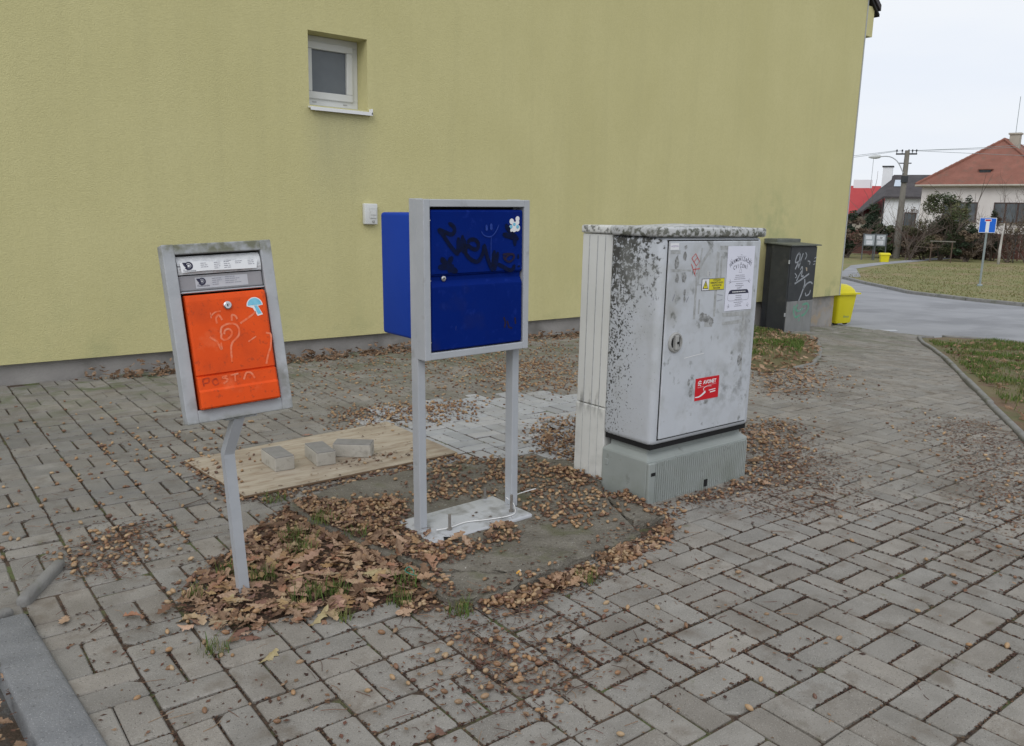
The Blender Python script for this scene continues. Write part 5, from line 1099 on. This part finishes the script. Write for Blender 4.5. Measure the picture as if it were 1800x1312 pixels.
# ---- fine litter: husks, crumbs, needles in joints and clusters
FCOL = [(.17, .092, .06), (.12, .064, .044), (.24, .14, .085), (.09, .05, .038), (.30, .20, .125), (.15, .07, .05)]
b = MB()
def frag(p, smin=.003, smax=.011, dz=0., dk=1.):
    if inside(p, BASEP) and ra.random() < .85: return
    s = ra.uniform(smin, smax); a = ra.uniform(0, 6.28); w_ = s*ra.uniform(.3, .8); z = surf(*p)+.001+dz+ra.uniform(0, .004); tz = ra.gauss(0, .35)
    ca, sa = math.cos(a), math.sin(a); c = ra.choice(FCOL); kk = ra.uniform(.5, 1.15)*dk
    b.add([(p[0]+ca*s, p[1]+sa*s, z+abs(tz)*s*.6), (p[0]-sa*w_, p[1]+ca*w_, z+.002), (p[0]-ca*s, p[1]-sa*s, z-tz*s*.2), (p[0]+sa*w_, p[1]-ca*w_, z+.001)], [(0, 1, 2, 3)], tint=tuple(x*kk for x in c))
for k, n in dict(leafpile=3800, pitgap=2600, base=3200, slab=1600, front=3000, heap=1500, mid=1300, wall=2600, wall2=1500, right=2600, needle=1500, bed=1800, bot=800, left2=700, edge=4200, pedf=700, pedl=900, plye=600, plyl=200, plyt=80, wallfoot2=500, wallfoot3=400, near=600, pave=700, bedin=1500, kerbroad=400).items():
    for p in sample(C[k], n, ra, SOFT.get(k, 0.)): frag(p)
for p in sample(C['pave'], 7000, ra)+sample(C['near'], 2500, ra)+sample([(1.4, 1.7), (2.3, .6), (4.2, 1.3), (3.4, 2.2), (2.2, 1.9)], 12000, ra)+sample(C['left'], 1500, ra):
    if ra.random() < .5: q_ = joint_pt(*p, ra)
    else:
        w0 = Vector(p)-O2; i = math.floor(w0.dot(U)/.2); j = math.floor(-w0.dot(V)/.2); al = (i+j) % 2 == 0
        a_, b_ = (w0.dot(U)/.2, j+.5) if al else (i+.5, -w0.dot(V)/.2); q_ = O2+U*(.2*a_)-V*(.2*b_)
    frag((q_.x+ra.gauss(0, .0035), q_.y+ra.gauss(0, .0035)), .002, .007, -.006, .6)
tag(b.build('fine_litter', m_frag, tint=True), 'fine brown husks and crumbs in the paving joints', 'litter', kind='stuff')
# needles and fine twigs
b = MB()
def needle(p, l, rad, c):
    a = ra.uniform(0, 6.28); z = surf(*p)+.003; k = ra.gauss(0, .25); m_ = (p[0]+math.cos(a)*l*.5, p[1]+math.sin(a)*l*.5, z+ra.uniform(.0, .004)); e = (m_[0]+math.cos(a+k)*l*.5, m_[1]+math.sin(a+k)*l*.5, z)
    b.tube([(p[0], p[1], z), m_, e], rad, 3, cap=False, tint=c)
for k, n in dict(needle=420, right=160, front=90, bot=200, edge=700, bed=150, near=60, left2=70, base=60, pave=160, left=60).items():
    for p in sample(C[k], n, ra, SOFT.get(k, 0.)): c = ra.choice(FCOL); needle(p, ra.uniform(.02, .07), ra.uniform(.0005, .0011), c)
tag(b.build('needle_litter', m_frag, tint=True), 'thin brown needles and stalks strewn on the paving', 'needles', kind='stuff')
tw = [((.47, 2.60), .06, .4, 'short pale twig on the bricks left of the leaf pile'), ((1.30, 2.02), .10, 2.6, 'thin dark twig below the leaf pile'), ((1.60, 1.90), .12, 1.0, 'forked twig in front of the broken slab corner'), ((1.52, 1.62), .15, .3, 'long twig on the bricks in the lower middle'), ((1.40, 1.52), .13, -.6, 'curved twig near the bottom edge'), ((1.72, 1.72), .10, 1.9, 'twig pointing at the grey cabinet from the lower bricks'), ((1.62, 1.42), .09, 1.2, 'twig standing apart on the bottom bricks'), ((1.05, 3.55), .14, .2, 'thin twig beside the left end of the plywood')]
for (x, y), l, a, lbl in tw:
    r = random.Random(int(x*1000)); z = surf(x, y)+.004
    m1 = Vector((math.cos(a)*l*.5, math.sin(a)*l*.5, .006)); e = Vector((math.cos(a+.3)*l, math.sin(a+.3)*l, 0))
    b = MB(); b.tube(smoothpts([Vector((0, 0, 0)), m1, e], 4), [.0022-.0012*i/8 for i in range(9)], 5); b.tube([m1, m1+Vector((math.cos(a-.7), math.sin(a-.7), .02))*l*.3], [.0013, .0006], 4)
    o = b.build('twig', m_twig); o.location = (x, y, z); tag(o, lbl, 'twig', 'twigs on the paving')
# cigarette end, green string
o = MB().tube([(-.012, 0, 0), (.008, .002, 0)], .0038, 10).build('cigarette_end', mat('filter_paper', (.62, .34, .07), rough=.7)); o.location = (1.758, 2.10, .040); o.rotation_euler = (0, 0, .3); tag(o, 'orange cigarette end on the broken concrete edge', 'cigarette end')
MB().tube([(.0082, .002, 0), (.013, .0025, 0)], .0038, 10).build('paper_tip', m_wire, o)
o = MB().tube(smoothpts([(0, 0, .002), (.02, .01, .012), (.012, .03, .025), (-.01, .022, .02), (0, .005, .012), (.018, -.015, .006)], 6), .0012, 5).build('green_string', mat('green_string', (.05, .33, .27), rough=.6)); o.location = (1.453, 2.335, .015); tag(o, 'thin curled green string beside the slab corner', 'string')
# ---- grass
def blade(b, p, z, h, wd, c, r, lean=.5):
    a = r.uniform(0, 6.28); d = Vector((math.cos(a), math.sin(a), 0)); e = Vector((-d.y, d.x, 0))*wd; P = Vector((p[0], p[1], z)); k = h*r.uniform(.1, lean)
    m_ = P+Vector((0, 0, h*.6))+d*k*.4; t_ = P+Vector((0, 0, h))+d*k
    b.add([P-e, P+e, m_+e*.7, m_-e*.7, t_], [(0, 1, 2, 3), (3, 2, 4)], tint=c)
GC = [(.10, .17, .035), (.13, .20, .045), (.085, .14, .035), (.17, .20, .06), (.22, .20, .09)]
rg = random.Random(77)
TUFT = [((.73, 2.27), .05, 60), ((1.10, 2.41), .07, 130), ((1.29, 2.91), .08, 120), ((.97, 2.76), .06, 80), ((1.34, 2.22), .05, 90), ((1.13, 2.22), .03, 40), ((1.42, 2.95), .06, 70), ((1.43, 2.32), .06, 80), ((1.97, 1.96), .05, 60), ((1.47, 2.75), .05, 40), ((.81, 2.66), .04, 50), ((1.39, 3.40), .06, 60), ((1.46, 2.04), .05, 80), ((1.03, 2.62), .05, 70), ((1.24, 2.78), .06, 90), ((1.18, 2.38), .05, 90)]
TL = ['sparse grass tuft in a paving joint below the leaf pile', 'green tuft at the lower edge of the leaf pile', 'bright tuft at the top of the leaf pile', 'small tuft left of the orange mailbox post', 'mossy tuft on the soil right of the leaf pile', 'tiny green tuft on the brick edge below the leaves', 'thin tuft where leaf pile meets the big slab', 'green tuft next to the curled string', 'yellowish tuft in front of the concrete slab edge', 'small tuft among acorns right of the leaves', 'tuft at the left end of the leaf pile', 'tuft at the near edge of the plywood', 'mossy tuft at the tip of the broken slab corner', 'tuft right behind the mailbox post foot', 'leafy tuft in the upper middle of the leaf pile', 'grass tuft poking through the leaves right of the post']
for (c, rad, n), lbl in zip(TUFT, TL):
    b = MB()
    for _ in range(n):
        a = rg.uniform(0, 6.28); q_ = rad*rg.random()**.7; x, y = q_*math.cos(a), q_*math.sin(a); k = rg.uniform(.7, 1.25); cc = rg.choice(GC)
        blade(b, (x, y), 0, rg.uniform(.02, .055), .0016, tuple(v*k for v in cc), rg, .9)
    o = b.build('grass_tuft', m_grass, tint=True); o.location = (c[0], c[1], surf(*c)); tag(o, lbl, 'grass tuft', 'grass tufts by the mailboxes')
b = MB()
def gpatch(poly, n, hmin, hmax, wd, thr=-.12, sc=1.3):
    for p in sample(poly, n, rg):
        nn = noise.noise((p[0]*sc, p[1]*sc, 5))+.5*noise.noise((p[0]*sc*3, p[1]*sc*3, 2))
        if nn < thr and rg.random() < .88: continue
        k = rg.uniform(.65, 1.25); cc = rg.choice(GC[:4] if nn > .1 else GC[2:])
        blade(b, p, g(p[0])+.005, rg.uniform(hmin, hmax), wd, tuple(v*k for v in cc), rg, .8)
gpatch([(5.0, 1.35), (11.5, 5.1), (13.2, 4.9), (13.4, 3.5), (11, 1.5), (7, .5)], 44000, .015, .05, .0032, -.06)
gpatch([(7.2, 4.4), (9.3, 5.6), (9.6, 6.7), (7.3, 6.7), (6.7, 5.2)], 13000, .02, .06, .0035, .0)
tag(b.build('verge_grass', m_grass, tint=True), 'short green grass growing on the near verges', 'grass', kind='stuff')
b = MB()
far_p = [(22.9, 7), (24.1, 11.3), (26.5, 13.4), (30.7, 17.2), (34, 18.5), (43, 21.5), (48, 21), (50, 16), (40, 8), (30, 4)]
for p in [(rg.uniform(22, 50), rg.uniform(4, 22)) for _ in range(22000)]:
    if not inside(p, far_p): continue
    nn = noise.noise((p[0]*.5, p[1]*.5, 1)); k = rg.uniform(.7, 1.2); cc = rg.choice([(.19, .19, .07), (.24, .205, .09), (.15, .17, .055), (.28, .22, .12)])
    blade(b, p, g(p[0])+.02, rg.uniform(.02, .055)*(1+nn*.5), .012, tuple(v*k for v in cc), rg, .9)
tag(b.build('far_grass', m_grass, tint=True), 'yellowish winter grass on the verge across the road', 'grass', kind='stuff')
